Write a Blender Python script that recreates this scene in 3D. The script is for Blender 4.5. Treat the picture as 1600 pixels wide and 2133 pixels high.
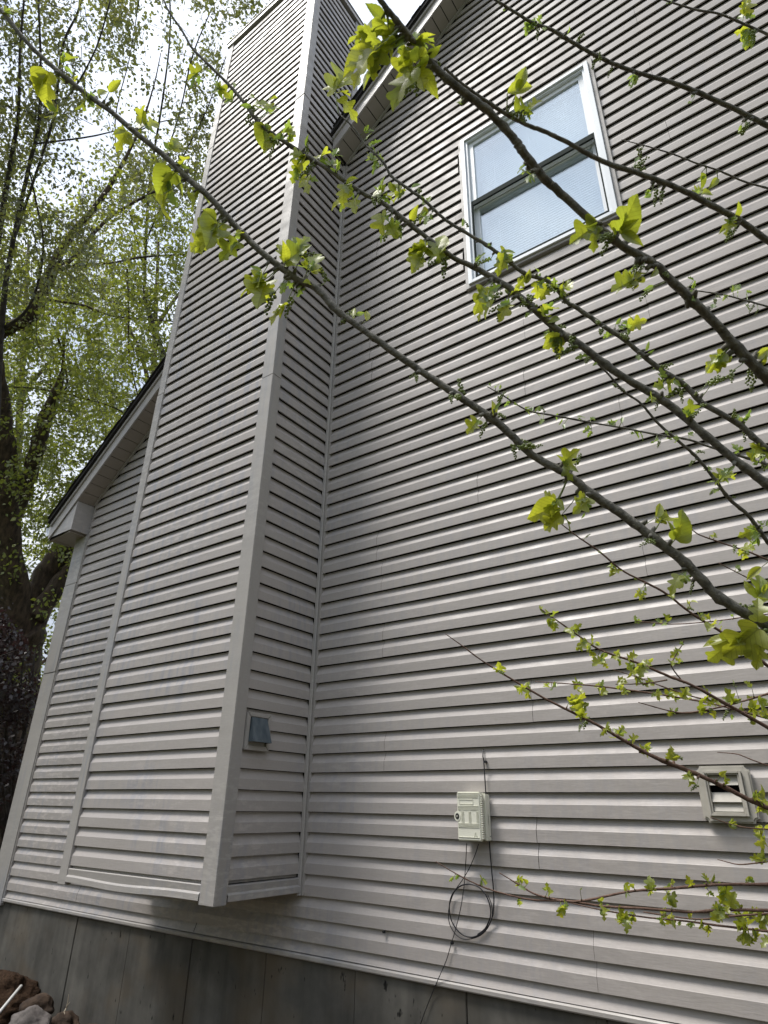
import bpy, bmesh, math, random
import numpy as np
from mathutils import Vector, Matrix, noise

for o in list(bpy.data.objects):
    bpy.data.objects.remove(o, do_unlink=True)
S = bpy.context.scene
COL = S.collection
rad = math.radians

# ------------------------------------------------------------------ camera
CAMP = Vector((2.99, -3.287, .495))
YAW, PITCH, ROLL, FPX = -.63168, .44089, .01606, 1299.154
FWD = Vector((math.sin(YAW)*math.cos(PITCH), math.cos(YAW)*math.cos(PITCH), math.sin(PITCH)))
_r = Vector((math.cos(YAW), -math.sin(YAW), 0)); _u = _r.cross(FWD)
RGT = math.cos(ROLL)*_r + math.sin(ROLL)*_u
UPV = -math.sin(ROLL)*_r + math.cos(ROLL)*_u
cd = bpy.data.cameras.new('camera'); cam = bpy.data.objects.new('camera', cd); COL.objects.link(cam)
cam.matrix_world = Matrix(((RGT.x, UPV.x, -FWD.x, CAMP.x), (RGT.y, UPV.y, -FWD.y, CAMP.y), (RGT.z, UPV.z, -FWD.z, CAMP.z), (0, 0, 0, 1)))
cd.sensor_fit = 'HORIZONTAL'; cd.sensor_width = 36; cd.lens = FPX/1600*36
cd.clip_start = .05; cd.clip_end = 3000
S.camera = cam
cd.dof.use_dof = True; cd.dof.focus_distance = 3.2; cd.dof.aperture_fstop = 12
S.render.resolution_x = 768; S.render.resolution_y = 1024

def ray(x, y): return FWD + RGT*((x-800)/FPX) - UPV*((y-1066.5)/FPX)
def at(x, y, d): return CAMP + ray(x, y)*d
def onY(x, y, Y0=0.):
    r = ray(x, y); return CAMP + r*((Y0-CAMP.y)/r.y)
def onX(x, y, X0=0.):
    r = ray(x, y); return CAMP + r*((X0-CAMP.x)/r.x)

# ------------------------------------------------------------------ sky and sun
SUN = Vector((-.62, -.56, 1.75)).normalized()
sun_el = math.asin(SUN.z); sun_az = math.atan2(SUN.x, SUN.y)
w = bpy.data.worlds.new('World'); S.world = w; w.use_nodes = True
nt = w.node_tree; N = nt.nodes; L = nt.links; N.clear()
out = N.new('ShaderNodeOutputWorld'); bg = N.new('ShaderNodeBackground'); sky = N.new('ShaderNodeTexSky')
sky.sky_type = 'NISHITA'; sky.sun_disc = False; sky.sun_elevation = sun_el; sky.sun_rotation = sun_az % (2*math.pi)
sky.air_density = 1.0; sky.dust_density = 1.5
tc = N.new('ShaderNodeTexCoord'); mp = N.new('ShaderNodeMapping'); mp.inputs['Scale'].default_value = (1, 1, 1.6)
n1 = N.new('ShaderNodeTexNoise'); n1.inputs['Scale'].default_value = 2.6; n1.inputs['Detail'].default_value = 6; n1.inputs['Roughness'].default_value = .55
cr = N.new('ShaderNodeValToRGB'); cr.color_ramp.elements[0].position = .36; cr.color_ramp.elements[1].position = .56
cr.color_ramp.elements[0].color = (.68, .68, .68, 1); cr.color_ramp.elements[1].color = (1, 1, 1, 1)
n2 = N.new('ShaderNodeTexNoise'); n2.inputs['Scale'].default_value = 4.5; n2.inputs['Detail'].default_value = 5
cr2 = N.new('ShaderNodeValToRGB'); cr2.color_ramp.elements[0].position = .3; cr2.color_ramp.elements[1].position = .7
cr2.color_ramp.elements[0].color = (5.6, 6.4, 7.9, 1); cr2.color_ramp.elements[1].color = (9.6, 10.0, 10.8, 1)
mx = N.new('ShaderNodeMix'); mx.data_type = 'RGBA'
L.new(tc.outputs['Generated'], mp.inputs['Vector']); L.new(mp.outputs[0], n1.inputs['Vector']); L.new(mp.outputs[0], n2.inputs['Vector'])
L.new(n1.outputs['Fac'], cr.inputs['Fac']); L.new(n2.outputs['Fac'], cr2.inputs['Fac'])
L.new(cr.outputs['Color'], mx.inputs['Factor']); L.new(sky.outputs['Color'], mx.inputs['A']); L.new(cr2.outputs['Color'], mx.inputs['B'])
sz = N.new('ShaderNodeSeparateXYZ'); L.new(tc.outputs['Generated'], sz.inputs[0])
mz = N.new('ShaderNodeMapRange'); L.new(sz.outputs['Z'], mz.inputs[0]); mz.inputs[1].default_value = 0; mz.inputs[2].default_value = 1; mz.inputs[3].default_value = .55; mz.inputs[4].default_value = 1.45
mg = N.new('ShaderNodeMix'); mg.data_type = 'RGBA'; mg.blend_type = 'MULTIPLY'; mg.inputs['Factor'].default_value = 1
L.new(mx.outputs['Result'], mg.inputs['A']); L.new(mz.outputs[0], mg.inputs['B'])
L.new(mg.outputs['Result'], bg.inputs['Color']); bg.inputs['Strength'].default_value = .079
L.new(bg.outputs[0], out.inputs[0])
sl = bpy.data.lights.new('sun', 'SUN'); sl.energy = 3.0; sl.angle = rad(22); sl.color = (1, .96, .9)
so = bpy.data.objects.new('sun', sl); COL.objects.link(so)
so.rotation_euler = SUN.to_track_quat('Z', 'Y').to_euler(); so.location = (0, 0, 30)
S.view_settings.view_transform = 'Standard'; S.view_settings.look = 'None'
S.view_settings.exposure = .74; S.view_settings.gamma = 1
S.view_settings.use_curve_mapping = False

# ------------------------------------------------------------------ materials
def mat(name, col, rough=.6, spec=.5, metal=0):
    m = bpy.data.materials.new(name); m.use_nodes = True
    b = m.node_tree.nodes['Principled BSDF']
    b.inputs['Base Color'].default_value = (*col, 1); b.inputs['Roughness'].default_value = rough
    b.inputs['Specular IOR Level'].default_value = spec; b.inputs['Metallic'].default_value = metal
    return m
class G:
    """tiny node helper"""
    def __init__(s, m): s.nt = m.node_tree; s.b = s.nt.nodes['Principled BSDF']
    def n(s, t, **k):
        x = s.nt.nodes.new(t)
        for a, v in k.items(): setattr(x, a, v)
        return x
    def l(s, a, b): s.nt.links.new(a, b)
    def pos(s, scale=(1, 1, 1), obj=False):
        t = s.n('ShaderNodeTexCoord') if obj else s.n('ShaderNodeNewGeometry')
        mp = s.n('ShaderNodeMapping'); mp.inputs['Scale'].default_value = scale
        s.l(t.outputs['Object' if obj else 'Position'], mp.inputs['Vector']); return mp.outputs[0]
    def noise(s, vec, scale, detail=4, rough=.5):
        x = s.n('ShaderNodeTexNoise'); x.inputs['Scale'].default_value = scale; x.inputs['Detail'].default_value = detail
        x.inputs['Roughness'].default_value = rough; s.l(vec, x.inputs['Vector']); return x.outputs['Fac']
    def ramp(s, fac, stops):
        r = s.n('ShaderNodeValToRGB'); e = r.color_ramp.elements
        while len(e) < len(stops): e.new(.5)
        for i, (p, c) in enumerate(stops):
            e[i].position = p; e[i].color = (*c, 1) if len(c) == 3 else c
        s.l(fac, r.inputs['Fac']); return r.outputs['Color']
    def mix(s, f, a, b, mode='MIX'):
        x = s.n('ShaderNodeMix', data_type='RGBA', blend_type=mode)
        for v, i in ((f, 'Factor'), (a, 'A'), (b, 'B')):
            if isinstance(v, (int, float)): x.inputs[i].default_value = v
            elif isinstance(v, tuple): x.inputs[i].default_value = (*v, 1)
            else: s.l(v, x.inputs[i])
        return x.outputs['Result']
    def bump(s, h, st, dist=.01):
        b = s.n('ShaderNodeBump'); b.inputs['Strength'].default_value = st; b.inputs['Distance'].default_value = dist
        s.l(h, b.inputs['Height']); s.l(b.outputs[0], s.b.inputs['Normal'])
g3 = lambda v: (v, v, v)

def vinyl(name, base, dirt=.5, rough=.42):
    m = mat(name, base, rough, .5); g = G(m)
    big = g.noise(g.pos((.7, .7, .7)), 1.3, 3)
    streak = g.noise(g.pos((22, 22, 2.2)), 1.0, 5, .6)
    area = g.noise(g.pos((1.1, 1.1, 1.4)), 1.0, 2)
    fine = g.noise(g.pos((60, 60, 60)), 1.0, 3)
    a = g.mix(g.ramp(big, [(.3, g3(0)), (.7, g3(1))]), base, tuple(c*.93 for c in base))
    sx_ = g.n('ShaderNodeSeparateXYZ'); g.l(g.pos(), sx_.inputs[0]); mr_ = g.n('ShaderNodeMapRange'); g.l(sx_.outputs['X'], mr_.inputs[0])
    mr_.inputs[1].default_value = .6; mr_.inputs[2].default_value = -.4; mr_.inputs[3].default_value = .35; mr_.inputs[4].default_value = 1.0
    ms = g.mix(1.0, g.ramp(streak, [(.47, g3(0)), (.62, g3(1))]), g.ramp(area, [(.42, g3(0)), (.56, g3(dirt))]), 'MULTIPLY')
    ms = g.mix(1.0, ms, mr_.outputs[0], 'MULTIPLY')
    b = g.mix(ms, a, tuple(base[i]*k for i, k in enumerate((.76, .82, .93))))
    # chalky pale film in patches
    ch = g.mix(1.0, g.ramp(g.noise(g.pos((9, 9, 30)), 1, 5, .65), [(.50, g3(0)), (.60, g3(1))]),
               g.ramp(g.noise(g.pos((.9, .9, .8)), 1.0, 2), [(.42, g3(0)), (.58, g3(dirt*.8))]), 'MULTIPLY')
    ch = g.mix(1.0, ch, mr_.outputs[0], 'MULTIPLY')
    c = g.mix(ch, b, tuple(min(1, v*1.28) for v in base))
    c = g.mix(.0, c, c)
    d = g.mix(g.ramp(fine, [(.3, g3(.0)), (.75, g3(.12))]), c, (.2, .18, .16))
    g.l(d, g.b.inputs['Base Color'])
    g.l(g.ramp(g.noise(g.pos((5, 5, 8)), 1, 4), [(.3, g3(rough-.08)), (.7, g3(rough+.16))]), g.b.inputs['Roughness'])
    wv = g.noise(g.pos((2.0, 2.0, 6)), 1.0, 2); gr = g.noise(g.pos((18, 18, 140)), 1.0, 3)
    g.bump(g.mix(.12, wv, gr), .5, .010)
    return m
M = {}
M['siding'] = vinyl('taupe_vinyl', (.395, .360, .338), .9, .48)
M['siding_side'] = M['siding']
M['trim'] = vinyl('taupe_trim', (.36, .335, .312), .8, .48)
M['fascia'] = vinyl('fascia_metal', (.40, .37, .35), .45, .38)
M['soffit'] = vinyl('soffit_vinyl', (.33, .29, .26), .2, .5)
M['dark'] = mat('sheathing_gap_shade', (.02, .018, .016), .9, .1)  # near-black colour stands in for shade inside the open lap gaps
M['white'] = mat('white_window_vinyl', (.74, .77, .80), .35)
g = G(M['white']); g.l(g.mix(g.ramp(g.noise(g.pos((6, 6, 2)), 1, 4), [(.4, g3(0)), (.75, g3(.35))]), (.76, .79, .83), (.55, .57, .58)), g.b.inputs['Base Color'])
M['grey_sash'] = mat('shaded_sash', (.45, .47, .46), .4)
M['screen'] = mat('screen_frame_dark', (.028, .036, .033), .85, .12)
M['blind'] = mat('blind_slat', (.88, .89, .90), .5)
M['shingle'] = mat('black_shingle', (.022, .02, .02), .9, .2)
g = G(M['shingle']); g.l(g.ramp(g.noise(g.pos(), 160, 2), [(.3, (.012, .012, .012)), (.7, (.045, .04, .04))]), g.b.inputs['Base Color'])
M['box'] = mat('cream_plastic', (.60, .61, .50), .42)
g = G(M['box']); g.l(g.mix(g.ramp(g.noise(g.pos((20, 20, 9)), 1, 5), [(.4, g3(0)), (.7, g3(.4))]), (.74, .725, .62), (.64, .63, .53)), g.b.inputs['Base Color'])
M['box_line'] = mat('cream_plastic_groove', (.44, .44, .35), .6)
M['lock'] = mat('lock_dark_metal', (.05, .05, .05), .4, .5, .6)
M['cable'] = mat('black_cable', (.010, .010, .014), .4)
M['ventgrey'] = mat('vent_plastic', (.42, .39, .34), .5)
g = G(M['ventgrey']); g.l(g.mix(g.ramp(g.noise(g.pos((12, 12, 12)), 1, 5), [(.35, g3(0)), (.7, g3(.7))]), (.46, .43, .38), (.31, .29, .25)), g.b.inputs['Base Color'])
M['hood'] = mat('galvanised_hood', (.105, .135, .16), .42, .5, .35)
g = G(M['hood']); g.l(g.ramp(g.noise(g.pos((25, 25, 9)), 1, 5), [(.3, (.07, .095, .115)), (.7, (.15, .18, .20))]), g.b.inputs['Base Color'])
M['black'] = mat('vent_opening', (.004, .004, .004), .9, .1)

def glass():
    m = bpy.data.materials.new('window_glass'); m.use_nodes = True; nt = m.node_tree; nt.nodes.clear()
    o = nt.nodes.new('ShaderNodeOutputMaterial'); t = nt.nodes.new('ShaderNodeBsdfTransparent'); t.inputs[0].default_value = (.93, .97, .99, 1)
    gl = nt.nodes.new('ShaderNodeBsdfGlossy'); gl.inputs['Roughness'].default_value = .03; gl.inputs[0].default_value = (.93, .98, 1, 1)
    lw = nt.nodes.new('ShaderNodeLayerWeight'); pw = nt.nodes.new('ShaderNodeMath'); pw.operation = 'POWER'; pw.inputs[1].default_value = 3.5
    nt.links.new(lw.outputs['Facing'], pw.inputs[0]); lw.inputs['Blend'].default_value = .5
    f = nt.nodes.new('ShaderNodeMath'); f.operation = 'MULTIPLY_ADD'; f.inputs[1].default_value = .8; f.inputs[2].default_value = .27; nt.links.new(pw.outputs[0], f.inputs[0])
    mx = nt.nodes.new('ShaderNodeMixShader'); nt.links.new(f.outputs[0], mx.inputs[0]); nt.links.new(t.outputs[0], mx.inputs[1])
    nt.links.new(gl.outputs[0], mx.inputs[2]); nt.links.new(mx.outputs[0], o.inputs[0]); return m
M['glass'] = glass()

def concrete():
    m = mat('old_concrete', (.2, .19, .17), .88, .25); g = G(m)
    a = g.ramp(g.noise(g.pos((1.6, 1.6, 1.6)), 1.5, 6, .6), [(.3, (.062, .059, .052)), (.5, (.10, .095, .084)), (.72, (.16, .15, .132))])
    st = g.ramp(g.noise(g.pos((11, 11, 1.1)), 1, 5, .55), [(.33, g3(.6)), (.6, g3(1))])
    b = g.mix(.7, a, st, 'MULTIPLY')
    rust = g.ramp(g.noise(g.pos((1.8, 1.8, 2.4)), 1.0, 3), [(.48, g3(0)), (.7, g3(.65))])
    c = g.mix(rust, b, (.12, .092, .06))
    pit = g.ramp(g.noise(g.pos((30, 30, 12)), 1, 4), [(.27, g3(.12)), (.33, g3(1))])
    g.l(g.mix(1, c, pit, 'MULTIPLY'), g.b.inputs['Base Color'])
    g.bump(g.mix(.5, g.noise(g.pos((4, 4, 2)), 1, 6), pit), .5, .01); return m
M['concrete'] = concrete()

def leafmat(name, c1, c2, trans, veins=False):
    m = bpy.data.materials.new(name); m.use_nodes = True; nt = m.node_tree; g = G.__new__(G); g.nt = nt; g.b = nt.nodes['Principled BSDF']
    nt.nodes.remove(nt.nodes['Principled BSDF']); o = nt.nodes['Material Output']
    df = nt.nodes.new('ShaderNodeBsdfDiffuse'); tr = nt.nodes.new('ShaderNodeBsdfTranslucent'); gl = nt.nodes.new('ShaderNodeBsdfGlossy')
    gl.inputs['Roughness'].default_value = .38; gl.inputs[0].default_value = (1, 1, 1, 1)
    inf = nt.nodes.new('ShaderNodeObjectInfo'); geo = nt.nodes.new('ShaderNodeNewGeometry')
    rnd = inf.outputs['Random'] if veins else geo.outputs['Random Per Island']
    col = g.mix(rnd, c1, c2)
    if veins:
        n = g.noise(g.pos((1, 1, 1), True), 3.0, 3)
        col = g.mix(g.ramp(n, [(.35, g3(0)), (.7, g3(.45))]), col, tuple(v*.55 for v in c1))
        # veins: chevrons off the midrib in leaf coordinates
        t = g.n('ShaderNodeTexCoord'); sp = g.n('ShaderNodeSeparateXYZ'); g.l(t.outputs['Object'], sp.inputs[0])
        ab = g.n('ShaderNodeMath', operation='ABSOLUTE'); g.l(sp.outputs['Y'], ab.inputs[0])
        m1 = g.n('ShaderNodeMath', operation='MULTIPLY'); g.l(ab.outputs[0], m1.inputs[0]); m1.inputs[1].default_value = .9
        su = g.n('ShaderNodeMath', operation='SUBTRACT'); g.l(sp.outputs['X'], su.inputs[0]); g.l(m1.outputs[0], su.inputs[1])
        fr = g.n('ShaderNodeMath', operation='PINGPONG'); g.l(su.outputs[0], fr.inputs[0]); fr.inputs[1].default_value = .065
        lt = g.n('ShaderNodeMath', operation='LESS_THAN'); g.l(fr.outputs[0], lt.inputs[0]); lt.inputs[1].default_value = .009
        lm = g.n('ShaderNodeMath', operation='LESS_THAN'); g.l(ab.outputs[0], lm.inputs[0]); lm.inputs[1].default_value = .014
        mxx = g.n('ShaderNodeMath', operation='MAXIMUM'); g.l(lt.outputs[0], mxx.inputs[0]); g.l(lm.outputs[0], mxx.inputs[1])
        sc = g.n('ShaderNodeMath', operation='MULTIPLY'); g.l(mxx.outputs[0], sc.inputs[0]); sc.inputs[1].default_value = .5
        col = g.mix(sc.outputs[0], col, tuple(v*.42 for v in c1))
    g.l(col, df.inputs[0]); tcol = g.mix(1.0, col, trans, 'MULTIPLY'); g.l(tcol, tr.inputs[0])
    m1 = nt.nodes.new('ShaderNodeMixShader'); m1.inputs[0].default_value = .55; g.l(df.outputs[0], m1.inputs[1]); g.l(tr.outputs[0], m1.inputs[2])
    m2 = nt.nodes.new('ShaderNodeMixShader'); m2.inputs[0].default_value = .05; g.l(m1.outputs[0], m2.inputs[1]); g.l(gl.outputs[0], m2.inputs[2])
    g.l(m2.outputs[0], o.inputs[0]); return m
M['leaf'] = leafmat('mulberry_leaf', (.38, .41, .06), (.22, .28, .05), (1.75, 1.7, .75), True)
M['leafsmall'] = leafmat('mulberry_young_leaf', (.25, .32, .08), (.13, .20, .05), (1.7, 1.7, .9))
M['catkin'] = leafmat('mulberry_catkin', (.19, .24, .06), (.26, .31, .09), (1.2, 1.2, .8))
M['birchleaf'] = leafmat('birch_leaf', (.10, .12, .055), (.16, .17, .06), (1.5, 1.45, .8))
M['oakleaf'] = leafmat('oak_leaf', (.20, .225, .055), (.11, .14, .04), (1.75, 1.7, .8))
M['plumleaf'] = leafmat('plum_leaf', (.022, .014, .014), (.03, .017, .017), (1.2, .9, .9))

def bark(name, c1, c2, sc=(14, 14, 14), bump=.4):
    m = mat(name, c1, .8, .3); g = G(m)
    n = g.noise(g.pos(sc), 1, 5, .6)
    c = g.ramp(n, [(.32, c1), (.68, c2)])
    sp = g.ramp(g.noise(g.pos((90, 90, 90)), 1, 2), [(.66, g3(0)), (.72, g3(.5))])
    g.l(g.mix(sp, c, tuple(min(1, v*1.8) for v in c2)), g.b.inputs['Base Color']); g.bump(n, bump, .01); return m
M['bark'] = bark('mulberry_bark', (.075, .07, .06), (.21, .195, .165), (60, 60, 60), .8)
M['barkred'] = bark('young_shoot_bark', (.09, .05, .038), (.16, .10, .075), (60, 60, 60), .5)
M['stem'] = mat('green_stem', (.16, .20, .06), .5)
M['oakbark'] = bark('rough_bark', (.028, .021, .016), (.12, .085, .062), (16, 16, 6), 1.0)
M['birchbark'] = bark('dark_stem_bark', (.028, .025, .022), (.075, .065, .055), (12, 12, 12), .4)

def soil():
    m = mat('mulch_soil', (.05, .03, .02), .95, .1); g = G(m)
    n = g.noise(g.pos((1, 1, 1)), 45, 6, .7); f = g.noise(g.pos(), .35, 3)
    a = g.ramp(n, [(.3, (.018, .011, .007)), (.6, (.07, .042, .026)), (.8, (.13, .085, .05))])
    gr = g.ramp(g.noise(g.pos(), 30, 5), [(.3, (.03, .045, .012)), (.7, (.08, .10, .03))])
    sp = g.n('ShaderNodeSeparateXYZ'); ge = g.n('ShaderNodeNewGeometry'); g.l(ge.outputs['Position'], sp.inputs[0])
    dd = g.n('ShaderNodeVectorMath', operation='LENGTH'); g.l(ge.outputs['Position'], dd.inputs[0])
    mr = g.n('ShaderNodeMapRange'); g.l(dd.outputs['Value'], mr.inputs[0]); mr.inputs[1].default_value = 6; mr.inputs[2].default_value = 8
    g.l(g.mix(mr.outputs[0], a, gr), g.b.inputs['Base Color']); g.bump(n, 1, .03); return m
M['soil'] = soil()
def rockm(name, a, b, c):
    m = mat(name, b, .85, .3); g = G(m)
    n = g.noise(g.pos(), 9, 8, .65); g.l(g.ramp(n, [(.3, a), (.5, b), (.72, c)]), g.b.inputs['Base Color'])
    g.bump(g.noise(g.pos(), 30, 6, .7), .7, .02); return m
M['rockgrey'] = rockm('grey_rock', (.05, .045, .04), (.12, .105, .098), (.19, .17, .16))
M['rockbrown'] = rockm('brown_rock', (.014, .009, .006), (.045, .028, .018), (.085, .055, .035))
M['pipe'] = mat('white_pipe', (.55, .55, .53), .5)
M['straw'] = mat('dry_twig', (.38, .32, .24), .8)
M['paving'] = mat('pale_paving', (.42, .40, .38), .8)
g = G(M['paving']); g.l(g.ramp(g.noise(g.pos(), 3, 5), [(.3, (.34, .32, .30)), (.7, (.46, .44, .42))]), g.b.inputs['Base Color'])

# ------------------------------------------------------------------ object helpers
def wl(o):
    p = Vector((0, 0, 0))
    while o is not None: p = p + o.location; o = o.parent
    return p
def mesh(name, verts, faces, m, smooth=False):
    me = bpy.data.meshes.new(name); me.from_pydata([tuple(v) for v in verts], [], faces); me.update()
    if m is not None: me.materials.append(m)
    if smooth: me.polygons.foreach_set('use_smooth', [True]*len(me.polygons))
    return me
def put(name, me, parent=None, origin=None):
    """link a mesh given in world coordinates; origin = where its pivot goes"""
    o = bpy.data.objects.new(name, me); COL.objects.link(o)
    org = Vector(origin) if origin is not None else Vector((0, 0, 0))
    if org.length: me.transform(Matrix.Translation(-org))
    if parent is not None: o.parent = parent; o.location = org - wl(parent)
    else: o.location = org
    return o
def empty(name, loc, label=None, cat=None, group=None):
    o = bpy.data.objects.new(name, None); COL.objects.link(o); o.location = loc; o.empty_display_size = .2
    if label: o['label'] = label
    if cat: o['category'] = cat
    if group: o['group'] = group
    return o
def tag(o, label, cat, group=None):
    o['label'] = label; o['category'] = cat
    if group: o['group'] = group
class MB:
    def __init__(s): s.v = []; s.f = []
    def box(s, a, b):
        x0, y0, z0 = a; x1, y1, z1 = b; k = len(s.v)
        s.v += [(x0, y0, z0), (x1, y0, z0), (x1, y1, z0), (x0, y1, z0), (x0, y0, z1), (x1, y0, z1), (x1, y1, z1), (x0, y1, z1)]
        s.f += [[k+i for i in f] for f in ((0, 3, 2, 1), (4, 5, 6, 7), (0, 1, 5, 4), (1, 2, 6, 5), (2, 3, 7, 6), (3, 0, 4, 7))]; return s
    def prism(s, poly, axis, a, b):
        """poly of 2D points extruded along axis from a to b"""
        def P(p, t):
            return {'x': (t, p[0], p[1]), 'y': (p[0], t, p[1]), 'z': (p[0], p[1], t)}[axis]
        k = len(s.v); n = len(poly)
        s.v += [P(p, a) for p in poly] + [P(p, b) for p in poly]
        s.f += [list(range(k, k+n))[::-1], list(range(k+n, k+2*n))]
        s.f += [[k+i, k+(i+1) % n, k+n+(i+1) % n, k+n+i] for i in range(n)]; return s
    def add(s, v, f):
        k = len(s.v); s.v += [tuple(q) for q in v]; s.f += [[k+i for i in q] for q in f]; return s
    def obj(s, name, m, parent=None, origin=None, bevel=0, smooth=False):
        me = mesh(name, s.v, s.f, m, smooth)
        bm = bmesh.new(); bm.from_mesh(me)
        bmesh.ops.recalc_face_normals(bm, faces=bm.faces)
        if bevel: bmesh.ops.bevel(bm, geom=bm.edges[:], offset=bevel, segments=2, affect='EDGES', clamp_overlap=True)
        bm.to_mesh(me); bm.free()
        return put(name, me, parent, origin)

def catmull(P, per=6):
    out = []
    n = len(P)
    for i in range(n-1):
        p0, p1, p2, p3 = P[max(i-1, 0)], P[i], P[i+1], P[min(i+2, n-1)]
        for j in range(per):
            t = j/per
            out.append([.5*((2*b)+(-a+c)*t+(2*a-5*b+4*c-d)*t*t+(-a+3*b-3*c+d)*t**3) for a, b, c, d in zip(p0, p1, p2, p3)])
    out.append(list(P[-1])); return out
def tube(P, sides=8, cap=True, jit=0, seed=0):
    """P: list of (x,y,z,r)"""
    V = []; F = []; rn = random.Random(seed)
    pts = [Vector(p[:3]) for p in P]; n = len(P)
    t0 = (pts[1]-pts[0]).normalized(); nrm = t0.orthogonal().normalized()
    for i in range(n):
        t = (pts[min(i+1, n-1)]-pts[max(i-1, 0)]).normalized()
        nrm = (nrm - t*nrm.dot(t)).normalized(); bn = t.cross(nrm); r = P[i][3]
        for k in range(sides):
            a = 2*math.pi*k/sides; rr = r*(1+jit*(rn.random()-.5))
            V.append(pts[i]+(nrm*math.cos(a)+bn*math.sin(a))*rr)
    for i in range(n-1):
        for k in range(sides):
            a = i*sides+k; b = i*sides+(k+1) % sides; F.append([a, b, b+sides, a+sides])
    if cap: F.append(list(range(sides))[::-1]); F.append(list(range((n-1)*sides, n*sides)))
    return V, F

# ------------------------------------------------------------------ ground
def ground_z(x, y):
    z = -1.12
    z += .30*max(0., min(1., (-x-1.2)/2.6)) * max(0., min(1., 1.3+y*.45))
    return z
gv = []; gf = []
xs = sorted(set([-9+.25*i for i in range(73)] + [-1500, -600, -200, -80, -40, -20, -12, 12, 20, 40, 80, 200, 600, 1500]))
ys = sorted(set([-7+.25*i for i in range(57)] + [-1500, -600, -200, -80, -40, -20, -12, 10, 15, 25, 50, 100, 300, 1500]))
for y in ys:
    for x in xs:
        near = 1 if abs(x) < 9 and -7 < y < 7 else 0
        gv.append((x, y, ground_z(x, y) + near*(noise.noise(Vector((x*1.7, y*1.7, 0)))*.04+noise.noise(Vector((x*6, y*6, 3)))*.015)))
nx = len(xs)
for j in range(len(ys)-1):
    for i in range(nx-1):
        a = j*nx+i; gf.append([a, a+1, a+1+nx, a+nx])
gr = put('ground', mesh('ground', gv, gf, M['soil'], True)); gr['kind'] = 'structure'
pv = MB().box((-30, 2.5, -.86), (-9, 14, -.80)).obj('driveway', M['paving']); pv['kind'] = 'structure'

# ------------------------------------------------------------------ house
SC = .1143            # height of one siding course
T = .0235              # depth of the lap
XL, XR, XAP = -3.56, 8.96, 2.7
SLP, Z0R = .85, 6.61  # rake line on the wall: z = Z0R + SLP*x
def rake(x): return Z0R+SLP*x if x <= XAP else Z0R+SLP*XAP-SLP*(x-XAP)
ZAP = rake(XAP)
house = empty('house', (2.7, 0, -1.1), 'house with taupe vinyl lap siding, tall boxed chimney chase, steep gable and dark concrete base', 'house')
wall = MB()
# shade-black sheathing with the window hole (1.40..2.50 x 4.15..5.82)
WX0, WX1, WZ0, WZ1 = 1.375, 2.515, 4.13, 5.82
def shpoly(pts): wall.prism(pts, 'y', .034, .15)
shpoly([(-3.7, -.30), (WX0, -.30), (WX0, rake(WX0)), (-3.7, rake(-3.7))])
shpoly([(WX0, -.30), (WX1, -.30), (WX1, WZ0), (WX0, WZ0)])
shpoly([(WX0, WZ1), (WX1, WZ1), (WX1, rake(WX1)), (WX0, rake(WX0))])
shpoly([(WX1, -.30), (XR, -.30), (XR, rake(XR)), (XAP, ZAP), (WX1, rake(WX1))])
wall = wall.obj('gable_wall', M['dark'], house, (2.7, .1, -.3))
# side and rear walls so the house is a closed body
MB().box((-3.76, .16, -.3), (-3.70, 10, 3.3)).obj('side_wall', M['siding'], house, (-3.73, 5, -.3))
MB().box((XR, .16, -.3), (XR+.06, 10, 3.3)).obj('side_wall', M['siding'], house, (XR, 5, -.3))
MB().prism([(-3.70, -.3), (XR, -.3), (XR, rake(XR)), (XAP, ZAP), (-3.7, rake(-3.7))], 'y', 9.94, 10).obj('rear_wall', M['siding'], house, (2.7, 10, -.3))

PROF = [(.55, .03), (.10, .012), (0, .0), (0, .50), (.06, .520), (.30, .625), (.56, .74), (.80, .855), (.90, .93), (.90, .975)]
def panel(parent, k0, n, map3, xa, xb, zmin=-9, zmax=99, mt=None):
    """vinyl panel n courses high from course k0; xa/xb are functions of z; map3(u, d, z) -> world"""
    V = []; F = []; rows = []
    rn = random.Random(hash((round(xa(k0*SC), 3), k0, n)) & 0xffff)
    off = rn.uniform(-.0011, .0011)
    for c in range(n):
        for d, h in PROF:
            z = (k0+c+h)*SC; rows.append((d*T+off, z))
    rows2 = []
    for i, (d, z) in enumerate(rows):
        if zmin <= z <= zmax: rows2.append((d, z))
        elif z > zmax and rows2 and (not rows2 or rows2[-1][1] < zmax-1e-6) : rows2.append((d, zmax))
    if len(rows2) < 3: return None
    umid = [(xa(z)+xb(z))/2 for d, z in rows2]
    if xb(rows2[0][1])-xa(rows2[0][1]) < .04: return None
    NS = max(1, int((xb(rows2[0][1])-xa(rows2[0][1]))/.45))
    wob = [rn.uniform(-.0014, .0014) for _ in range(NS+1)]; woz = [rn.uniform(-.0011, .0011) for _ in range(NS+1)]
    for d, z in rows2:
        a, b = xa(z), max(xb(z), xa(z)+.002)
        for j in range(NS+1):
            V.append(map3(a+(b-a)*j/NS, d+wob[j], z+woz[j]))
    for i in range(len(rows2)-1):
        if abs(rows2[i+1][0]-off-.55*T) < 1e-6: continue      # gap left open; near-black backing gives the lap its shade
        for j in range(NS):
            q = i*(NS+1)+j; F.append([q, q+1, q+NS+2, q+NS+1])
    return put('siding_panel', mesh('siding_panel', V, F, mt or M['siding']), parent, V[0])
mw = lambda u, d, z: Vector((u, d, z))
c_ = lambda v: (lambda z: v)
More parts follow.
